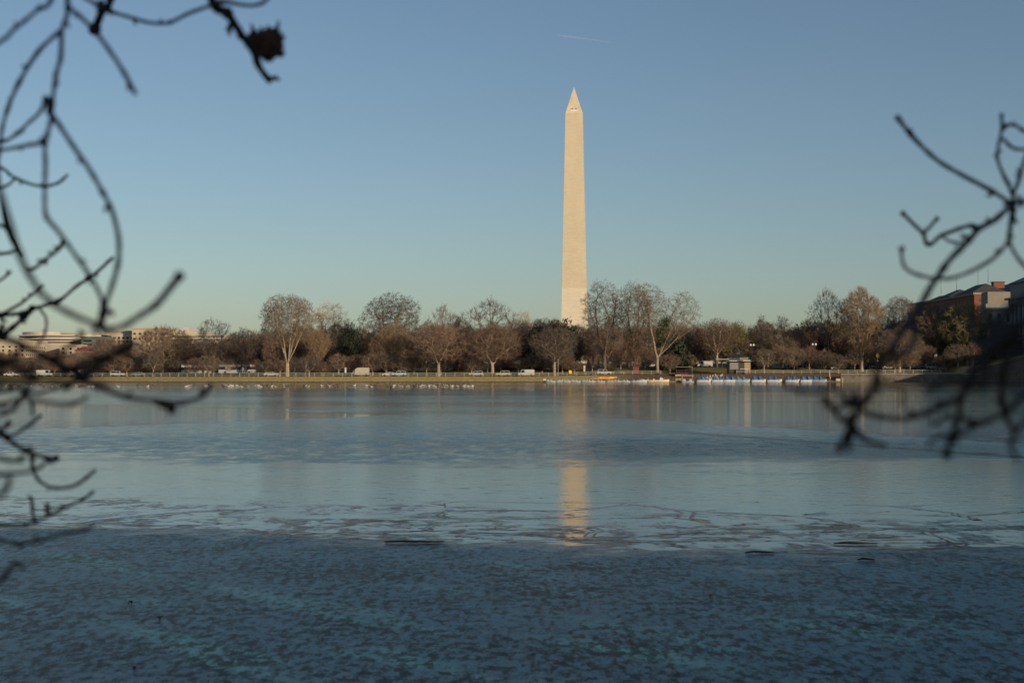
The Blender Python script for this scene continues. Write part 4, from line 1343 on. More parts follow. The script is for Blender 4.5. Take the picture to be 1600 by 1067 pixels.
for i in range(12):
    b = MB(); xx = L * (i + .5) / 12; b.box(xx - .8, xx + .8, .2, 2.4, -.25, .095); b.build('float', M['grey'], t)
b = MB(); b.box(.2, 1.0, .2, 1.0, .425, 1.05); b.build('end_box', M['cream'], t)


def hull_mesh(mb, L, W, h, z0=0.0, mi=0, n=9):
    rows = []
    for i in range(n):
        u = i / (n - 1); x = -L / 2 + L * u
        w = W / 2 * (1 - max(0, (u - .6) / .4) ** 2 * .75) * (1 - max(0, (.12 - u) / .12) * .15)
        up = max(0, (u - .55) / .45) ** 2 * h * .35
        rows.append([(x, -w, z0 + h + up), (x, -w * .86, z0 + h * .35 + up * .8), (x, -w * .55, z0 + up * .8), (x, w * .55, z0 + up * .8), (x, w * .86, z0 + h * .35 + up * .8), (x, w, z0 + h + up), (x, w * .9, z0 + h + up), (x, w * .8, z0 + h * .55 + up), (x, -w * .8, z0 + h * .55 + up), (x, -w * .9, z0 + h + up)])
    k = len(rows[0])
    vs = [p for r in rows for p in r]
    fs = [(i * k + j, (i + 1) * k + j, (i + 1) * k + (j + 1) % k, i * k + (j + 1) % k) for i in range(n - 1) for j in range(k)]
    fs.append(tuple(range(k))); fs.append(tuple((n - 1) * k + j for j in range(k - 1, -1, -1)))
    mb.add(vs, fs, mi)


def make_pedal_boat():
    t = thing('pedal_boat', 'x', 'pedal boat')
    b = MB(); hull_mesh(b, 4.3, 1.9, .64); b.build('hull', M['white'], t)
    for xs_, sg in ((-.95, 1), (.75, 1)):
        for sy in (-.42, .42):
            b = MB()
            b.prism([(xs_ - .6, .45), (xs_ + .6, .45), (xs_ + .62, .98), (xs_ - .05, 1.04), (xs_ - .3, 1.5), (xs_ - .72, 1.5)], sy - .40, sy + .40, 'y', 0)
            b.build('seat', M['blue'], t)
    b = MB(); b.prism([(-2.0, .6), (-1.55, .6), (-1.65, 1.05), (-1.95, 1.05)], -.6, .6, 'y'); b.build('paddle_housing', M['blue'], t)
    b = MB(); b.tube((1.35, 0, .6), (1.2, 0, 1.15), .03); b.tube((1.2, -.25, 1.12), (1.2, .25, 1.12), .03); b.build('steering_bar', M['metal'], t)
    return t


def make_low_boat():
    t = thing('small_boat', 'x', 'boat')
    b = MB(); hull_mesh(b, 2.9, 1.4, .42); b.build('hull', M['paleblue'], t)
    for xs_ in (-.6, .35):
        b = MB(); b.prism([(xs_ - .3, .3), (xs_ + .25, .3), (xs_ + .25, .5), (xs_ - .15, .52), (xs_ - .25, .85), (xs_ - .4, .85)], -.45, .45, 'y'); b.build('seat', M['white'], t)
    b = MB(); b.prism([(.75, .35), (1.2, .45), (1.0, .62), (.7, .6)], -.4, .4, 'y'); b.build('bow_cover', M['navyvinyl'] if 'navyvinyl' in M else M['blue'], t)
    return t


BO = [(1100, 'white blue-seated pedal boat at the left end of the row', 'white'), (1123, 'white pedal boat with blue seats directly below the orange life jackets', 'white'),
      (1142, 'short-looking pedal boat below the left side of the pavilion', 'white'), (1160, 'pale pedal boat with grey-blue seats below the pavilion counter', 'paleblue'),
      (1185, 'white pedal boat with blue seats below the right side of the pavilion', 'white'), (1210, 'white pedal boat with blue seats below the white rectangular sign', 'white'),
      (1238, 'white pedal boat with blue seats left of the twin globe lamp', 'white'), (1261, 'white pedal boat with blue seats below the twin globe lamp', 'white'),
      (1280, 'grey-white pedal boat, last in the row before the furled flag', 'grey')]
pb = None
for i, (px, lab, hm) in enumerate(BO):
    o = make_pedal_boat() if pb is None else copy_tree(pb)
    if pb is None: pb = o
    Y = 421.6
    o.location = (X_(px, Y), Y, -0.10 + 0.02 * (i % 3))
    o.rotation_euler = (0, 0, 0.04 * ((i * 7) % 5 - 2)); o.scale = (1, 1, 1.28)
    tag(o, lab, 'pedal boat', 'pedal boats moored along the dock')
    for ch in kids(o):
        if ch.name.startswith('hull'): ch.material_slots[0].link = 'OBJECT'; ch.material_slots[0].material = M[hm]
    if hm == 'paleblue':
        for ch in kids(o):
            if ch.name.startswith('seat'): ch.material_slots[0].link = 'OBJECT'; ch.material_slots[0].material = M['grey'] if False else mat('grey_blue_vinyl', (.12, .2, .27), .5, .2, 1)
M['navyvinyl'] = mat('navy_vinyl', (.03, .05, .09), .5, .2, 1)
lb = None
SB = [(861, 'first from the left end'), (874, 'second from the left end'), (887, 'third from the left end'), (900, 'below the yellow board'), (913, 'below the narrow white upright sign'), (925, 'just left of the orange kayaks'), (939, 'left below the orange kayaks'), (952, 'below the right half of the orange kayaks'), (966, 'just right of the orange kayaks'), (979, 'second right of the orange kayaks'), (991, 'at the right end')]
for i, (px, where) in enumerate(SB):
    o = make_low_boat() if lb is None else copy_tree(lb)
    if lb is None: lb = o
    Y = 423.2
    o.location = (X_(px, Y), Y, -0.02); o.rotation_euler = (0, 0, 0.1 * ((i * 3) % 4 - 1.5) + (math.pi if i % 3 == 1 else 0))
    tag(o, 'small pale blue boat at the grey dock, ' + where, 'boat', 'small pale boats along the grey dock')
# kayaks, orange and yellow, lying on the slope behind the grey dock
for i, (px, py, m, lab, L) in enumerate([(940, 591.6, 'orange', 'orange kayak lying lowest left in the stack on the bank', 5.2), (947, 590.4, 'yellow', 'yellow kayak in the middle of the stack on the bank', 4.6), (951, 590.0, 'orange', 'orange-red kayak lying topmost right in the stack on the bank', 5.0)]):
    Y = 433.0 + i * .7
    x = X_(px, Y)
    t = thing('kayak', lab, 'kayak', (x, Y, Z_(py + 1.2, Y)), 0.05 * i, 'kayaks stacked on the bank')
    b = MB(); hull_mesh(b, L, .95, .42); b.build('hull', M[m], t)
    b = MB(); b.ball((0, 0, .42), .5, .3, .06, 10, 4); b.build('cockpit', M['metal'], t)
    b = MB(); b.box(-.6 + .4 * i, .1 + .4 * i, -.49, .49, .25, .47); b.build('stripe', M['yellow'] if m == 'orange' else M['orange'], t)
# white motor launch
Y = 423.4
t = thing('motor_boat', 'white rounded launch moored left of the cream motor boat', 'boat', (X_(1004, Y), Y, -.08))
b = MB(); hull_mesh(b, 3.4, 1.7, .7); b.build('hull', M['white'], t)
b = MB(); b.ball((-.2, 0, .75), 1.0, .65, .35, 10, 5); b.build('cover', M['paleblue'], t, True)
b = MB(); b.box(-1.75, -1.5, -.2, .2, .3, 1.0); b.build('outboard_motor', M['metal'], t)
t = thing('motor_boat', 'long cream motor boat with white console moored below the railing end', 'boat', (X_(1029, Y), Y, -.08))
b = MB(); hull_mesh(b, 6.2, 2.1, .8); b.build('hull', M['cream'], t)
b = MB(); b.prism([(.2, .5), (1.5, .5), (1.3, 1.25), (.9, 1.55), (.4, 1.55)], -.5, .5, 'y'); b.build('console', M['white'], t)
b = MB(); b.prism([(-1.6, .5), (-1.1, .5), (-1.3, 1.15), (-1.7, 1.15)], -.6, .6, 'y'); b.build('bench_seat', M['white'], t)
b = MB(); b.box(-3.3, -3.0, -.22, .22, .2, 1.35); b.build('outboard_motor', M['grey'], t)
# storage box and covered pontoon boat
Y = 425.0
t = thing('storage_box', 'tall tan storage box standing on the dock', 'box', (X_(1059.5, Y), Y, .42))
b = MB(); b.box(-.85, .85, -.5, .6, 0, 1.75); b.build('cabinet', M['tanwall'], t)
b = MB(); b.box(-.95, .95, -.58, .68, 1.75, 1.86); b.build('lid', M['cream'], t)
Y = 422.6
t = thing('pontoon_boat', 'small pontoon boat with a flat cream roof beside the tan storage box', 'boat', (X_(1074, Y), Y, 0))
b = MB(); b.box(-1.9, 1.9, -.95, .95, .30, .42); b.build('deck', M['grey'], t)
for sy in (-.7, .7):
    b = MB(); b.sweep([(-1.9, sy, .12), (-1.6, sy, .12), (1.6, sy, .12), (1.95, sy, .2)], [.1, .24, .24, .04], 10); b.build('float', M['grey'], t, True)
b = MB(); b.box(-1.8, 1.7, -.95, .95, 2.0, 2.12); b.build('roof', M['cream'], t)
for sx in (-1.6, 1.5):
    for sy in (-.85, .85): b = MB(); b.tube((sx, sy, .4), (sx, sy, 2.0), .04); b.build('post', M['white'], t)
b = MB(); b.box(-1.4, -.6, -.6, .6, .42, 1.0); b.box(.5, 1.2, -.6, .6, .42, 1.0); b.build('bench', M['paleblue'], t)
# dark open shelter on the bank
Y = 441.0
x = X_(1068, Y); z0 = gz(x, Y)
t = thing('boat_shelter', 'dark open shelter with a thin flat white roof behind the dock', 'shelter', (x, Y, z0))
b = MB(); b.box(-2.6, 2.6, -1.4, 1.6, 2.75, 2.86); b.build('roof', M['rail'], t)
b = MB(); b.box(-2.5, 2.4, 1.3, 1.45, 0, 2.75); b.box(-2.5, -2.38, -1.2, 1.3, 0, 2.75); b.build('wall', mat('shade_dark_boards', (.02, .016, .015), .9, .3, 1), t)  # boards near black: the interior's shade is put into their colour
b = MB(); b.box(-2.3, 1.4, -.9, -.3, 0, .95); b.build('counter', M['maroon'], t)
for sx in (-2.5, 2.5):
    b = MB(); b.tube((sx, -1.3, -.3), (sx, -1.3, 2.75), .05); b.build('post', M['rail'] if sx > 0 else M['metal'], t)
# life jacket rack
Y = 436.0
x = X_(1114, Y); z0 = gz(x, Y)
t = thing('life_jacket_rack', 'rack hung with orange and white life jackets behind the pedal boats', 'rack', (x, Y, z0))
b = MB()
for sx in (-3.2, 0, 3.2): b.tube((sx, 0, -.3), (sx, 0, 2.3), .06)
for zz in (.95, 1.9): b.tube((-3.2, 0, zz), (3.2, 0, zz), .045)
b.build('frame', M['wood'], t)
rj = random.Random(3)
cols = [mat('faded_orange_cloth', (.46, .19, .09), .8, .15, 2), mat('peach_cloth', (.50, .33, .22), .8, .15, 2), mat('sand_cloth', (.45, .39, .29), .8, .15, 2), mat('rose_cloth', (.36, .18, .16), .8, .15, 2), M['grey']]
for i in range(30):
    xx = -3.0 + i * .205 + rj.uniform(-.08, .08)
    zt = rj.uniform(.85, 1.25) if i % 2 else rj.uniform(1.2, 1.5 + .9 * min(1, i / 18))
    b = MB()
    b.prism([(xx - .17, zt - .7), (xx + .17, zt - .7), (xx + .19, zt - .3), (xx + .09, zt), (xx - .09, zt), (xx - .19, zt - .3)], -.22 - .12 * (i % 2), -.08 - .12 * (i % 2), 'y')
    b.build('life_jacket', cols[rj.choice([0, 1, 1, 2, 3] if i > 9 else [2, 3, 4, 1])], t)
# pavilion
Y = 447.0
x = X_(1148, Y); z0 = gz(x, Y)
k = Y / F_PX
zz = lambda py: Z_(py, Y) - z0
xx = lambda px: (px - 1148) * k
t = thing('ticket_pavilion', 'dark-roofed ticket pavilion with a tan wall and closed shutter behind the dock', 'pavilion', (x, Y, z0))
b = MB(); b.box(xx(1139), xx(1173), 0, 4.5, -.3, zz(565)); b.build('wall', mat('dark_panel', (.055, .048, .04), .8, .2, 1), t)
b = MB(); b.box(xx(1163), xx(1172.4), -.06, .1, 0, zz(566)); b.build('side_panel', M['tanwall'], t)
b = MB(); b.box(xx(1140.5), xx(1153.5), -.05, .1, zz(577), zz(566.5)); b.build('shutter', mat('grey_shutter', (.20, .21, .20), .6, .15, 2, stretch=(.3, 1, 6)), t)
b = MB(); b.box(xx(1133), xx(1175), -1.0, 5.2, zz(565), zz(563.4)); b.build('lower_roof', M['slate'], t)
b = MB(); b.box(xx(1160), xx(1172), -1.06, -.98, zz(564.2), zz(562.9)); b.box(xx(1139), xx(1151), -1.06, -.98, zz(564.2), zz(563.2)); b.build('gutter', M['white'], t)
b = MB(); b.box(xx(1136), xx(1171), .2, 4.4, zz(563.4), zz(557.4)); b.build('clerestory', M['metal'], t)
b = MB(); b.box(xx(1156), xx(1169), .12, .3, zz(563.0), zz(557.8)); b.build('clerestory_panel', mat('dull_tan', (.22, .185, .12), .8, .15, 1), t)
b = MB(); e0, e1, r0_ = xx(1133), xx(1173), (xx(1150), xx(1160))
b.add([(e0, -.6, zz(557.4)), (e1, -.6, zz(557.4)), (e1, 5.2, zz(557.4)), (e0, 5.2, zz(557.4)), (r0_[0], 2.2, zz(553.2)), (r0_[1], 2.2, zz(553.2))], [(0, 1, 5, 4), (1, 2, 5), (2, 3, 4, 5), (3, 0, 4), (3, 2, 1, 0)])
rf = b.build('roof', mat('green_black_roof', (.035, .045, .038), .7, .2, 1), t)
b = MB(); b.box(xx(1152), xx(1158), 1.6, 2.8, zz(553.6), zz(549.5)); b.sweep([(xx(1155), 2.2, zz(549.5)), (xx(1155), 2.2, zz(547.5)), (xx(1155), 2.2, zz(544))], [.9, .5, .05], 8); b.build('cupola', M['metal'], rf)
b = MB(); b.box(xx(1118), xx(1139), -.4, 3.4, zz(562), zz(560.5)); b.build('awning', mat('grey_awning', (.30, .27, .24), .8, .1, 1), t)
b = MB(); b.tube((xx(1119), -.3, -.2), (xx(1119), -.3, zz(562)), .05); b.build('awning_post', M['metal'], t)
b = MB(); b.tube((xx(1137), -.3, -.2), (xx(1137), -.3, zz(562)), .05); b.build('awning_post', M['metal'], t)
t2 = thing('counter_table', 'white-topped counter table standing in front of the pavilion', 'table', (x + xx(1162), Y - 1.6, gz(x + xx(1162), Y - 1.6)))
b = MB(); b.box(-1.5, 1.5, -.4, .4, 1.45, 1.6); b.build('table_top', M['white'], t2)
for sx in (-1.3, 1.3): b = MB(); b.box(sx - .06, sx + .06, -.3, .3, 0, 1.45); b.build('leg', M['metal'], t2)
# flag pole and end box on the dock
Y = 424.8
t = thing('flag_pole', 'short pole with a furled red and white flag near the right dock end', 'flag', (X_(1296.5, Y), Y, .42))
b = MB(); b.tube((0, 0, 0), (0, 0, 3.1), .04); b.build('pole', M['white'], t)
b = MB(); b.sweep([(-.12, 0, 2.5), (-.2, 0, 2.1), (-.16, 0, 1.6), (-.08, 0, 1.3)], [.06, .2, .18, .05], 8); b.build('flag_cloth', M['orange'], t, True)
b = MB(); b.sweep([(.02, 0, 1.5), (.08, 0, 1.0), (.06, 0, .5)], [.08, .16, .06], 8); b.build('flag_fold', M['white'], t, True)
t = thing('dock_box', 'cream box at the right-hand end of the dock', 'box', (X_(1309.5, Y), Y, .42))
b = MB(); b.box(-.75, .75, -.5, .5, 0, .62); b.build('box_body', M['cream'], t)
b = MB(); b.box(-.8, .8, -.55, .55, .62, .74); b.build('lid', M['cream'], t)


# ------------------------------------------------------------------ waterbirds resting on the ice
def bird_mesh(kind):
    b = MB()
    if kind == 'gull':
        b.sweep([(-.30, 0, .13), (-.22, 0, .14), (-.08, 0, .14), (.08, 0, .15), (.17, 0, .20), (.21, 0, .27)], [.015, .05, .09, .10, .06, .045], 8, 0)
        b.ball((.23, 0, .30), .055, .045, .045, 8, 5, 0)
        b.sweep([(.27, 0, .30), (.33, 0, .285)], [.012, .004], 5, 2)
        for sy in (-1, 1): b.sweep([(.08, sy * .085, .19), (-.1, sy * .085, .19), (-.34, sy * .03, .15)], [.02, .045, .008], 6, 1)
        for sy in (-.04, .04): b.tube((0, sy, 0), (0, sy, .08), .01, n=5, mi=2)
    else:
        b.sweep([(-.38, 0, .2), (-.28, 0, .2), (-.08, 0, .18), (.12, 0, .19), (.24, 0, .26)], [.02, .08, .135, .13, .06], 8, 0)
        b.sweep([(.22, 0, .25), (.29, 0, .36), (.30, 0, .48), (.33, 0, .54)], [.055, .035, .03, .03], 7, 1)
        b.ball((.35, 0, .55), .06, .04, .045, 8, 5, 1)
        b.sweep([(.39, 0, .55), (.46, 0, .53)], [.02, .006], 5, 1)
        for sy in (-.05, .05): b.tube((0, sy, 0), (0, sy, .1), .014, n=5, mi=1)
    return b


gull_m = [mat('white_feather', (.60, .585, .55), .8), mat('grey_feather', (.42, .43, .44), .8), mat('yellow_bill', (.5, .35, .05), .6)]
goose_m = [mat('brown_feather', (.12, .095, .07), .8, .2, 6), mat('black_feather', (.02, .02, .02), .8)]
gmesh = bird_mesh('gull').mesh('gull', gull_m, True)
omesh = bird_mesh('goose').mesh('goose', goose_m, True)
rb = random.Random(4)
CL = [(4, 20, 4, 'at the far left'), (22, 32, 5, 'at the far left'), (40, 50, 4, 'below the curved office building'), (62, 70, 2, 'below the curved office building'), (80, 98, 5, 'below the curved office building'),
      (118, 152, 10, 'below the glass building'), (182, 186, 1, 'below the white car on the left'), (213, 216, 1, 'below the rounded bushy tree'), (230, 245, 3, 'below the rounded bushy tree'),
      (289, 304, 6, 'below the white tour buses'), (320, 330, 4, 'below the white tour buses'), (346, 388, 16, 'below the pale grey tour bus'), (396, 432, 9, 'below the fan-shaped elm'), (443, 457, 5, 'below the fan-shaped elm'),
      (474, 484, 3, 'just right of the fan-shaped elm reflection'), (502, 506, 1, 'below the pale sycamore'), (511, 530, 8, 'below the pale sycamore'), (535, 538, 1, 'left of the box truck'), (551, 555, 1, 'left of the box truck'), (570, 588, 4, 'below the box truck'), (604, 618, 6, 'below the dome-shaped elm'),
      (622, 640, 6, 'right of the dome-shaped elm'), (646, 656, 4, 'left of the thick pale trunk'), (657, 690, 18, 'below the thick pale trunk'), (690, 742, 26, 'in the dense group below the two pale trunks')]
for a, c, n, where in CL:
    for i in range(n):
        px = a + (c - a) * (i + rb.uniform(.1, .9)) / n
        py = rb.uniform(602.6, 605.4)
        Y = EYE * F_PX / (py - HOR)
        kind = 'goose' if rb.random() < .45 else 'gull'
        o = link(kind, omesh if kind == 'goose' else gmesh)
        o.location = (X_(px, Y), Y, 0.0)
        o.rotation_euler = (0, 0, rb.choice([0, math.pi]) + rb.uniform(-.6, .6))
        k = rb.uniform(.8, 1.1); o.scale = (k, k, k)
        tag(o, ('dark brown goose' if kind == 'goose' else 'small white gull') + ' resting on the ice ' + where, 'bird', ('geese' if kind == 'goose' else 'gulls') + ' on the ice ' + where)

# ------------------------------------------------------------------ drift on the ice
def stick(px, py, wpx, lab, rz=0.0, name='stick', m=None, r=.011):
    Y = EYE * F_PX / (py - HOR); x = X_(px, Y); L = wpx * Y / F_PX
    t = MB(); t.sweep([(-L / 2, 0, .012), (-L * .2, .01, .02), (L * .15, -.006, .016), (L / 2, .004, .012)], [r * .7, r, r, r * .6], 7)
    o = t.build(name, m or M['metal'], None, True)
    o.location = (x, Y, 0); o.rotation_euler = (0, 0, rz)
    return tag(o, lab, 'stick')


stick(1335, 849.5, 68, 'straight dark stick lying on the smooth ice on the right')
stick(1186, 863.5, 46, 'thin stick frozen at the edge of the rough ice, left of the straight stick', .05)
stick(1352, 874.5, 26, 'short dark stick at the rough ice edge below the straight stick', -.03)
stick(648, 847, 92, 'long thin dark stick along the ice edge left of the obelisk reflection', .02)
leafm = mat('dead_leaf', (.16, .06, .025), .8, .3, 30)
for i, (px, py, lab) in enumerate([(1109, 931, 'orange dead leaf on the rough ice right of centre'), (252, 965, 'brown dead leaf on the rough ice at the left'), (212, 1040, 'upright brown dead leaf near the bottom left'), (206, 941, 'small rusty leaf on the rough ice above the brown leaf'), (695, 789, 'dark curled leaf on the smooth ice left of the obelisk reflection')]):
    Y = EYE * F_PX / (py - HOR); x = X_(px, Y)
    b = MB(); n = 8; s = .013 + .003 * (i % 2)
    vs = [(0, 0, .022)] + [(s * math.cos(w) * (1 + .35 * math.cos(3 * w)), s * math.sin(w) * (1 + .35 * math.cos(3 * w)), .016 + .012 * math.sin(2 * w + i)) for w in [2 * math.pi * q / n for q in range(n)]]
    vs += [(p[0], p[1], p[2] - .004) for p in vs]
    fs = [(0, 1 + q, 1 + (q + 1) % n) for q in range(n)] + [(n + 1, n + 2 + (q + 1) % n, n + 2 + q) for q in range(n)] + [(1 + q, n + 2 + q, n + 2 + (q + 1) % n, 1 + (q + 1) % n) for q in range(n)]
    b.add(vs, fs)
    o = b.build('dead_leaf', leafm if i != 4 else M['metal'], None, True); o.location = (x, Y, 0)
    if i == 2: o.rotation_euler = (1.2, 0, .4)
    tag(o, lab, 'leaf')

# ------------------------------------------------------------------ contrail
b = MB()
Yc = 22000.0
P = [near(871 + (985 - 871) * u, 55.5 + (70.5 - 55.5) * u, Yc) for u in np.linspace(0, 1, 14)]
b.sweep(P, [9 + 5 * math.sin(3.14 * u) for u in np.linspace(0, 1, 14)], 8)
cm = bpy.data.materials.new('vapour'); cm.use_nodes = True
nt = N.nt = cm.node_tree
tc = nt.nodes.new('ShaderNodeTexCoord'); sp_ = nt.nodes.new('ShaderNodeSeparateXYZ'); nt.links.new(tc.outputs['Generated'], sp_.inputs[0])
fade = N(sp_.outputs[0]).step(1.0, 0.1) * 0.06
tr_ = nt.nodes.new('ShaderNodeBsdfTransparent'); df = nt.nodes.new('ShaderNodeBsdfDiffuse'); df.inputs[0].default_value = (.8, .8, .8, 1)
mx = nt.nodes.new('ShaderNodeMixShader'); nt.links.new(fade.s, mx.inputs[0]); nt.links.new(tr_.outputs[0], mx.inputs[1]); nt.links.new(df.outputs[0], mx.inputs[2])
nt.links.new(mx.outputs[0], nt.nodes['Material Output'].inputs['Surface'])
o = b.build('contrail', cm, None, True)
tag(o, 'faint white vapour trail high in the blue sky above the obelisk', 'vapour trail')

# evergreens added out of view towards the low sun, to shade branches and ice
for i, (x, y, h, w_, lab) in enumerate([(5.5, -9.5, 9, 8, 'tall dark evergreen added behind the viewpoint as an unseen shade tree'), (10.5, -5.5, 10, 8, 'broad dark evergreen added out of view as a shade tree, nearest the right-hand cherry'), (16.5, -2.0, 9, 8, 'dark evergreen added at the right-hand end of the unseen shade row')]):
    tr, cr, h0, w0, nm = PROTO['magnolia']
    o = thing('evergreen_tree', lab, 'tree', (x, y, .45), i * 1.3)
    o.scale = (w_ / w0, w_ / w0, h / h0)
    link('trunk', tr, parent=o); link('crown', cr, parent=o)

# ------------------------------------------------------------------ overhanging cherry branches in the foreground
fg_bark = mat('shaded_cherry_bark', (0.032, 0.028, 0.027), 0.75, 0.4, 60, spec=0.25, bump=0.0008)  # bark colour darkened to stand in for shade on the branches
pod_m = mat('dry_brown_pod', (0.09, 0.055, 0.04), 0.9, 0.4, 90, bump=0.001)


def smooth_path(pts, rad, seed, sub=6):
    """Catmull-Rom through 3-D points, with slight bark irregularity"""
    rg = random.Random(seed)
    P = [pts[0] * 2 - pts[1]] + pts + [pts[-1] * 2 - pts[-2]]
    out, R = [], []
    n = len(pts) - 1
    for i in range(n):
        a, b_, c, d = P[i], P[i + 1], P[i + 2], P[i + 3]
        kn = rg.uniform(1.15, 1.45) if rg.random() < .4 else 1.0
        for s_ in range(sub):
            t = s_ / sub
            out.append(0.5 * ((2 * b_) + (c - a) * t + (2 * a - 5 * b_ + 4 * c - d) * t * t + (3 * b_ - a - 3 * c + d) * t ** 3))
            R.append(((rad[0] + (rad[1] - rad[0]) * (i + t) / n)) * rg.uniform(0.84, 1.16) * (kn if s_ == 0 else (1 + (kn - 1) * .4 if s_ in (1, sub - 1) else 1.0)))
    out.append(pts[-1]); R.append(rad[1] * .8)
    return out, R


def limb(parent, name, pts, d, r, seed, buds=0, knob=False):
    """pts in photo pixels; d = depth (start, end) in metres; r = thickness in photo pixels (start, end)"""
    n = len(pts)
    ds = [d[0] + (d[1] - d[0]) * i / (n - 1) for i in range(n)]
    P = [near(px, py, dd) for (px, py), dd in zip(pts, ds)]
    rr = (0.84 * r[0] * d[0] / F_PX / 2, 0.84 * r[1] * d[1] / F_PX / 2)
    path, R = smooth_path(P, rr, seed)
    b = MB(); b.sweep(path, R, 8)
    rg = random.Random(seed + 77)
    if knob: b.ball(path[-1], R[-1] * 2.0, R[-1] * 1.7, R[-1] * 2.0, 8, 6)
    for _ in range(buds + len(pts) // 3):
        i = rg.randrange(1, len(path) - 1)
        t_ = (path[i + 1] - path[i - 1]).normalized()
        o_ = Vector((rg.uniform(-1, 1), rg.uniform(-.5, .5), rg.uniform(-1, 1)))
        o_ = (o_ - t_ * o_.dot(t_)).normalized()
        q = path[i] + o_ * R[i] * .6
        b.sweep([q, q + o_ * R[i] * 1.3 + t_ * R[i] * .9, q + o_ * R[i] * 1.9 + t_ * R[i] * 2.4], [R[i] * .6, R[i] * .75, R[i] * .12], 6)
    return b.build(name, fg_bark, parent, True)


def near_tree(x, y, label, path, r0):
    t = thing('cherry_tree', label, 'tree', (0, 0, 0))
    b = MB()
    P, R = smooth_path([Vector(p) for p in path], (r0, r0 * .45), 5)
    b.sweep(P, R, 12)
    b.build('trunk', fg_bark, t, True)
    return t


LT = near_tree(-2.3, 1.5, 'bare dark cherry branches hanging down across the left side of the view', [(-2.3, 1.4, .3), (-2.25, 1.45, 1.2), (-2.1, 1.6, 2.2), (-1.7, 1.9, 3.0), (-1.0, 2.2, 3.35), (-.5, 2.4, 3.3)], .13)
RT = near_tree(2.6, 1.5, 'bare dark cherry branches reaching in across the right side of the view', [(2.6, 1.5, .3), (2.5, 1.55, 1.1), (2.3, 1.8, 1.9), (2.0, 2.1, 2.4), (1.7, 2.4, 2.6)], .12)
# limbs out of the picture that carry the twigs
limb(LT, 'branch', [(-900, -900), (-420, -420), (-150, 0), (-110, 300), (-120, 620), (-140, 1000)], (2.1, 2.2), (60, 20), 901)
limb(LT, 'branch', [(-320, -560), (-100, -260), (60, -130), (250, -150), (420, -190)], (2.1, 2.1), (44, 14), 902)
limb(RT, 'branch', [(2500, -200), (2100, 100), (1850, 240), (1720, 280), (1602, 314)], (2.4, 2.4), (34, 11), 903)
limb(RT, 'branch', [(2300, 250), (2000, 360), (1800, 430), (1640, 455)], (1.9, 1.8), (36, 18), 904)
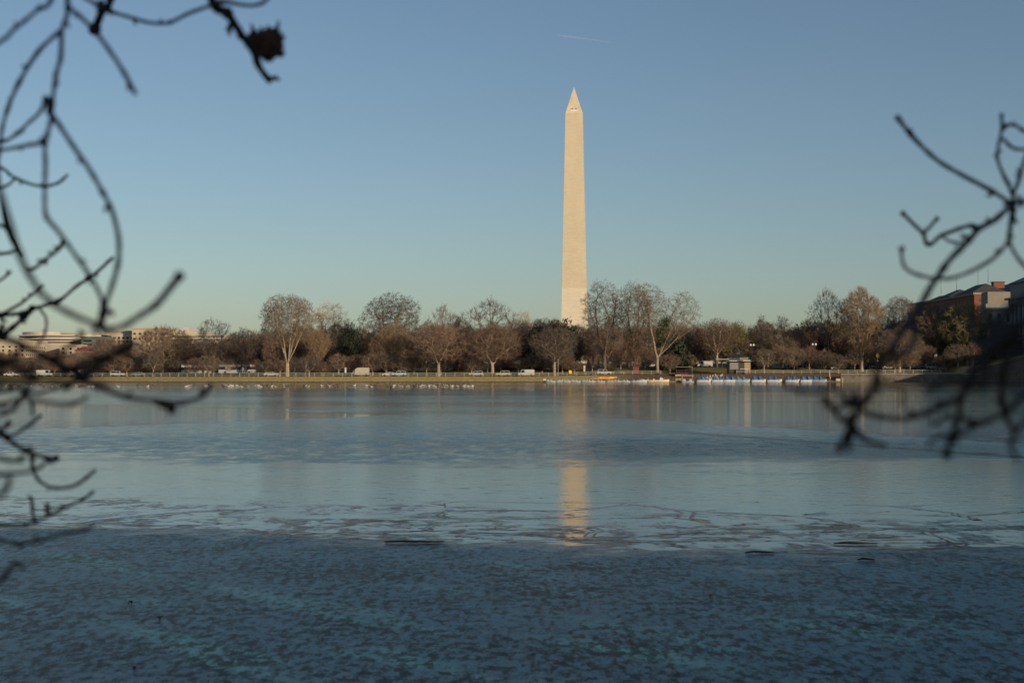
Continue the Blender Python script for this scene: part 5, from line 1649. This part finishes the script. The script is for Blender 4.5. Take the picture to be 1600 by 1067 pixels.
# left: (name, points, depths, thickness, buds, knob)
LEFT = [
    ('branch', [(-110, 130), (0, 66), (18, 50), (40, 32), (60, 15), (82, -4), (120, -130)], (1.9, 2.1), (7, 8), 0, 0),
    ('branch', [(120, -130), (106, -3), (105, 24), (97, 48), (95, 90), (87, 120), (82, 162), (80, 186), (74, 210), (70, 228), (71, 258), (70, 290), (70, 320), (73, 340), (90, 360), (100, 374), (120, 402), (141, 432), (157, 462), (163, 485)], (2.1, 1.9), (9, 8), 2, 0),
    ('twig', [(93, 50), (60, 81), (30, 129), (12, 171), (3, 204), (-1, 240), (-3, 262), (4, 330), (12, 363), (25, 390), (42, 418)], (2.1, 2.5), (8, 5), 2, 0),
    ('twig', [(105, 5), (108, 12), (126, 27), (147, 48), (168, 75), (192, 111), (212, 148)], (2.1, 2.0), (8, 9), 0, 0),
    ('branch', [(190, -140), (173, -3), (160, 18), (148, 46)], (2.4, 2.5), (12, 16), 4, 1),
    ('twig', [(125, -12), (133, -3), (150, 7), (163, 16)], (2.1, 2.4), (6, 8), 0, 0),
    ('twig', [(163, 16), (204, 28), (234, 36), (264, 36), (294, 22), (327, 10), (345, 3), (420, -3), (450, -150)], (2.4, 2.3), (7, 7), 0, 0),
    ('branch', [(300, -150), (330, -3), (354, 20), (375, 51), (396, 81), (405, 105), (423, 129)], (2.3, 2.4), (20, 12), 3, 0),
    ('twig', [(84, 186), (78, 170), (72, 156)], (2.05, 2.15), (9, 10), 2, 1),
    ('twig', [(72, 156), (62, 176), (45, 192), (28, 208), (6, 221), (-40, 226)], (2.15, 2.4), (7, 6), 2, 0),
    ('twig', [(70, 224), (50, 226), (30, 230), (0, 235), (-60, 240)], (2.0, 2.3), (9, 6), 1, 0),
    ('branch', [(84, 184), (90, 192), (114, 228), (141, 267), (160, 300), (173, 325), (181, 350), (186, 380), (184, 414), (174, 450), (166, 472), (163, 492)], (2.05, 1.8), (9, 9), 0, 0),
    ('branch', [(163, 470), (161, 490), (158, 505), (163, 518)], (1.85, 1.9), (15, 13), 3, 0),
    ('twig', [(-60, 250), (0, 262), (18, 275), (48, 288), (72, 291), (93, 285), (106, 273)], (2.8, 3.0), (6, 5), 4, 0),
    ('twig', [(24, 279), (9, 291), (-30, 304)], (2.85, 3.0), (5, 4), 1, 0),
    ('twig', [(99, 374), (93, 388), (72, 405), (54, 419), (42, 420)], (2.6, 2.7), (8, 6), 4, 0),
    ('branch', [(-4, 290), (6, 318), (30, 396), (51, 438), (78, 471), (114, 492), (150, 507), (166, 514)], (1.5, 1.6), (12, 11), 0, 0),
    ('twig', [(-40, 398), (0, 397), (27, 391)], (3.0, 3.0), (5, 6), 2, 1),
    ('twig', [(-30, 452), (0, 438), (18, 424)], (3.0, 3.0), (5, 5), 2, 0),
    ('branch', [(-70, 490), (0, 492), (36, 489), (48, 483), (90, 471), (120, 447), (147, 429), (177, 402)], (3.0, 3.2), (8, 6), 8, 0),
    ('twig', [(-20, 494), (0, 491), (30, 476), (48, 462), (68, 445)], (3.0, 3.2), (6, 5), 4, 0),
    ('twig', [(-40, 548), (0, 528), (18, 513), (39, 495), (50, 482)], (3.0, 3.1), (8, 9), 3, 1),
    ('twig', [(6, 524), (3, 515), (4, 505)], (3.0, 3.0), (6, 6), 1, 0),
    ('branch', [(160, 514), (180, 513), (194, 509), (216, 495), (243, 477), (261, 456), (280, 432)], (1.6, 1.7), (10, 13), 0, 1),
    ('branch', [(-60, 470), (0, 522), (30, 537), (60, 552), (87, 567), (111, 579), (138, 589)], (1.7, 1.8), (13, 14), 0, 0),
    ('branch', [(96, 582), (132, 567), (162, 558), (186, 550), (212, 535)], (1.8, 1.8), (12, 14), 0, 0),
    ('twig', [(118, 580), (135, 586), (146, 576), (172, 560)], (1.8, 1.7), (14, 11), 0, 0),
    ('branch', [(-60, 540), (0, 561), (18, 568), (39, 580), (60, 590)], (1.6, 1.6), (13, 11), 0, 0),
    ('twig', [(33, 548), (9, 568), (-40, 590)], (1.6, 1.7), (13, 12), 0, 0),
    ('branch', [(-90, 590), (0, 597), (45, 595), (90, 596), (130, 597), (168, 603)], (1.3, 1.35), (12, 10), 0, 0),
    ('branch', [(101, 607), (120, 592), (138, 582)], (1.75, 1.8), (13, 11), 0, 0),
    ('branch', [(128, 596), (152, 604), (175, 612), (202, 622), (243, 626), (283, 629), (314, 620), (331, 600)], (1.7, 1.9), (9, 9), 1, 0),
    ('twig', [(240, 627), (255, 634), (268, 640)], (1.85, 1.9), (7, 11), 2, 1),
    ('branch', [(-70, 640), (0, 632), (34, 622), (64, 627), (111, 631), (138, 620)], (1.6, 1.7), (9, 8), 0, 0),
    ('twig', [(-50, 652), (0, 648), (20, 640), (32, 624), (46, 603)], (1.9, 2.0), (9, 8), 1, 0),
    ('twig', [(-40, 676), (0, 678), (20, 680), (44, 665), (65, 648)], (2.3, 2.4), (7, 7), 2, 0),
    ('twig', [(-30, 682), (0, 671), (14, 660)], (2.3, 2.3), (6, 7), 1, 1),
    ('branch', [(-80, 668), (0, 680), (20, 692), (44, 705), (74, 715), (88, 715)], (2.4, 2.5), (7, 8), 4, 1),
    ('twig', [(47, 705), (51, 729), (61, 750), (84, 762), (115, 759), (135, 746), (150, 733)], (2.45, 2.5), (6, 7), 1, 0),
    ('twig', [(80, 716), (61, 730), (47, 736), (0, 741), (-60, 744)], (2.2, 1.6), (6, 10), 0, 0),
    ('twig', [(15, 735), (14, 750), (9, 766), (-30, 790)], (1.5, 1.5), (10, 10), 0, 0),
    ('branch', [(-70, 822), (0, 820), (30, 820), (67, 810), (101, 793), (128, 781), (147, 767)], (2.6, 2.8), (6, 6), 4, 0),
    ('twig', [(52, 813), (51, 796), (49, 777)], (2.65, 2.7), (5, 8), 1, 0),
    ('twig', [(73, 807), (73, 797), (74, 785)], (2.7, 2.7), (5, 8), 1, 0),
    ('branch', [(-80, 838), (0, 843), (30, 849), (67, 843), (101, 833), (132, 828), (146, 820)], (2.2, 2.3), (7, 6), 4, 0),
    ('twig', [(-60, 345), (0, 352), (22, 372), (34, 398)], (2.6, 2.7), (6, 6), 1, 1),
    ('twig', [(60, 480), (72, 498), (70, 522), (58, 540)], (2.9, 3.0), (5, 4), 1, 0),
    ('branch', [(-60, 604), (0, 612), (30, 608), (58, 614), (92, 606)], (2.0, 2.0), (8, 7), 1, 0),
    ('twig', [(30, 608), (48, 626), (52, 648)], (2.0, 2.1), (7, 6), 1, 0),
    ('twig', [(87, 567), (98, 548), (118, 536), (132, 518)], (1.8, 1.8), (10, 9), 0, 0),
    ('branch', [(-60, 700), (0, 716), (24, 720), (40, 708)], (1.8, 1.8), (9, 8), 0, 0),
    ('twig', [(-50, 930), (0, 907), (13, 891), (24, 879), (36, 886)], (1.7, 1.8), (13, 7), 1, 0),
]
RIGHT = [
    ('branch', [(1602, 314), (1582, 320), (1554, 344), (1529, 358), (1512, 378), (1484, 406), (1464, 434), (1452, 452), (1440, 474), (1425, 497), (1408, 521), (1392, 548)], (2.4, 1.7), (10, 14), 3, 0),
    ('branch', [(1582, 319), (1545, 296), (1498, 271), (1461, 248), (1425, 213), (1403, 185)], (2.4, 2.3), (8, 8), 2, 1),
    ('twig', [(1530, 358), (1520, 352), (1500, 357), (1489, 361), (1471, 368), (1461, 376), (1453, 383), (1446, 379), (1443, 366), (1427, 350), (1411, 334)], (2.5, 2.6), (8, 7), 3, 1),
    ('twig', [(1443, 366), (1452, 356), (1464, 342)], (2.6, 2.6), (5, 6), 1, 1),
    ('twig', [(1471, 368), (1484, 377), (1509, 380)], (2.5, 2.5), (5, 5), 0, 0),
    ('twig', [(1575, 379), (1554, 402), (1523, 421), (1489, 434), (1461, 435), (1436, 430), (1416, 420), (1409, 403), (1410, 388)], (2.2, 2.2), (7, 6), 1, 1),
    ('branch', [(1582, 321), (1579, 352), (1575, 379)], (2.3, 2.2), (10, 9), 2, 0),
    ('twig', [(1576, 375), (1585, 395), (1604, 418), (1650, 450)], (2.2, 2.2), (7, 7), 0, 0),
    ('twig', [(1583, 305), (1568, 274), (1559, 251), (1559, 234), (1565, 203), (1565, 181)], (2.4, 2.5), (7, 6), 1, 1),
    ('twig', [(1565, 205), (1572, 197), (1584, 195), (1602, 206), (1640, 220)], (2.5, 2.4), (7, 6), 0, 0),
    ('twig', [(1567, 217), (1582, 231), (1604, 234), (1650, 230)], (2.5, 2.4), (7, 6), 0, 0),
    ('twig', [(1583, 318), (1584, 302), (1593, 279), (1602, 248), (1630, 200)], (2.4, 2.4), (8, 7), 2, 0),
    ('twig', [(1427, 490), (1430, 523), (1421, 545), (1400, 557), (1388, 552)], (1.75, 1.6), (12, 10), 0, 0),
    ('twig', [(1408, 521), (1385, 505), (1371, 500)], (1.6, 1.5), (9, 6), 0, 0),
    ('branch', [(1640, 455), (1602, 466), (1578, 482), (1560, 508), (1548, 548)], (1.6, 1.4), (18, 16), 0, 0),
    ('branch', [(1660, 470), (1604, 502), (1572, 526), (1546, 558), (1525, 578), (1511, 601), (1502, 622), (1496, 660), (1485, 686), (1479, 710)], (1.5, 1.5), (17, 12), 0, 1),
    ('branch', [(1580, 522), (1568, 575), (1566, 628), (1573, 652), (1584, 672)], (1.4, 1.5), (13, 11), 0, 0),
    ('twig', [(1569, 645), (1550, 654), (1534, 660), (1508, 654)], (1.45, 1.5), (11, 11), 0, 0),
    ('twig', [(1650, 590), (1602, 616), (1578, 640), (1569, 645)], (1.4, 1.45), (12, 11), 0, 0),
    ('twig', [(1527, 664), (1510, 672), (1496, 680), (1470, 682), (1456, 687), (1450, 699)], (1.5, 1.5), (10, 7), 0, 0),
    ('branch', [(1502, 619), (1484, 628), (1461, 639), (1430, 650), (1409, 654), (1374, 651), (1350, 644)], (1.5, 1.6), (13, 11), 0, 0),
    ('branch', [(1384, 548), (1370, 575), (1366, 604), (1354, 622), (1342, 640), (1331, 662), (1319, 686), (1309, 706)], (1.55, 1.6), (11, 14), 0, 0),
    ('twig', [(1287, 618), (1299, 636), (1316, 656), (1332, 664)], (1.6, 1.6), (11, 11), 0, 0),
    ('twig', [(1342, 639), (1339, 625), (1336, 612)], (1.6, 1.6), (13, 12), 0, 0),
    ('twig', [(1312, 612), (1322, 624), (1340, 632)], (1.6, 1.6), (9, 10), 0, 0),
    ('twig', [(1336, 668), (1345, 682), (1363, 691), (1384, 696)], (1.6, 1.7), (11, 8), 0, 0),
    ('twig', [(1226, 600), (1240, 607), (1258, 611), (1280, 610), (1302, 604), (1312, 597)], (1.4, 1.4), (7, 7), 0, 0),
    ('twig', [(1331, 664), (1329, 684), (1325, 706)], (1.6, 1.6), (12, 11), 0, 0),
    ('twig', [(1372, 588), (1385, 600), (1408, 604), (1409, 640)], (1.5, 1.5), (8, 7), 0, 0),
    ('twig', [(1546, 556), (1541, 584), (1530, 602), (1508, 608)], (1.4, 1.4), (12, 9), 0, 0),
    ('twig', [(1496, 660), (1478, 650), (1462, 662), (1450, 655)], (1.5, 1.5), (9, 8), 0, 0),
    ('twig', [(1511, 601), (1490, 590), (1470, 596), (1452, 612)], (1.5, 1.5), (9, 7), 0, 0),
    ('twig', [(1548, 548), (1530, 536), (1518, 514), (1522, 492)], (1.4, 1.5), (11, 9), 0, 0),
    ('twig', [(1354, 622), (1338, 634), (1318, 632), (1304, 644)], (1.6, 1.6), (9, 7), 0, 0),
    ('branch', [(1660, 640), (1610, 652), (1580, 690), (1590, 720)], (1.4, 1.4), (11, 8), 0, 0),
    ('branch', [(1660, 540), (1600, 548), (1572, 560), (1560, 590)], (1.3, 1.3), (14, 10), 0, 0),
]
for root, data, sd_ in ((LT, LEFT, 100), (RT, RIGHT, 300)):
    last = None
    for i, (nm, pts, d, r, bd, kn) in enumerate(data):
        o = limb(last if nm == 'twig' and last else root, nm, pts, d, r, sd_ + i, bd, kn)
        if nm == 'branch': last = o
        if pts[0] == (300, -150):
            b = MB(); rg = random.Random(9)
            c = near(420, 70, 2.4); k = 2.4 / F_PX
            b.ball(c, 23 * k, 17 * k, 24 * k, 14, 9, 0, .10, rg)
            b.ball(near(398, 62, 2.4), 14 * k, 12 * k, 13 * k, 10, 7, 0, .14, rg)
            for _ in range(26):
                w_ = rg.uniform(0, 6.28); e_ = rg.uniform(-1.2, 1.2)
                dv = Vector((math.cos(w_) * math.cos(e_), rg.uniform(-.8, .8), math.sin(w_) * math.cos(e_))).normalized()
                q = c + dv * 17 * k; side = dv.orthogonal().normalized()
                b.sweep([q, q + dv * 7 * k + side * 2 * k, q + dv * rg.uniform(9, 15) * k + side * rg.uniform(3, 8) * k], [6 * k, 4.5 * k, 1 * k], 6)
            for sx, sy, tx, ty in ((398, 52, 392, 38), (418, 48, 420, 40), (432, 50, 436, 33), (408, 50, 408, 42)):
                b.tube(near(sx, sy, 2.4), near(tx, ty, 2.4), 4.5 * k, 1.5 * k, 7)
            b.build('seed_pod', pod_m, o, True)
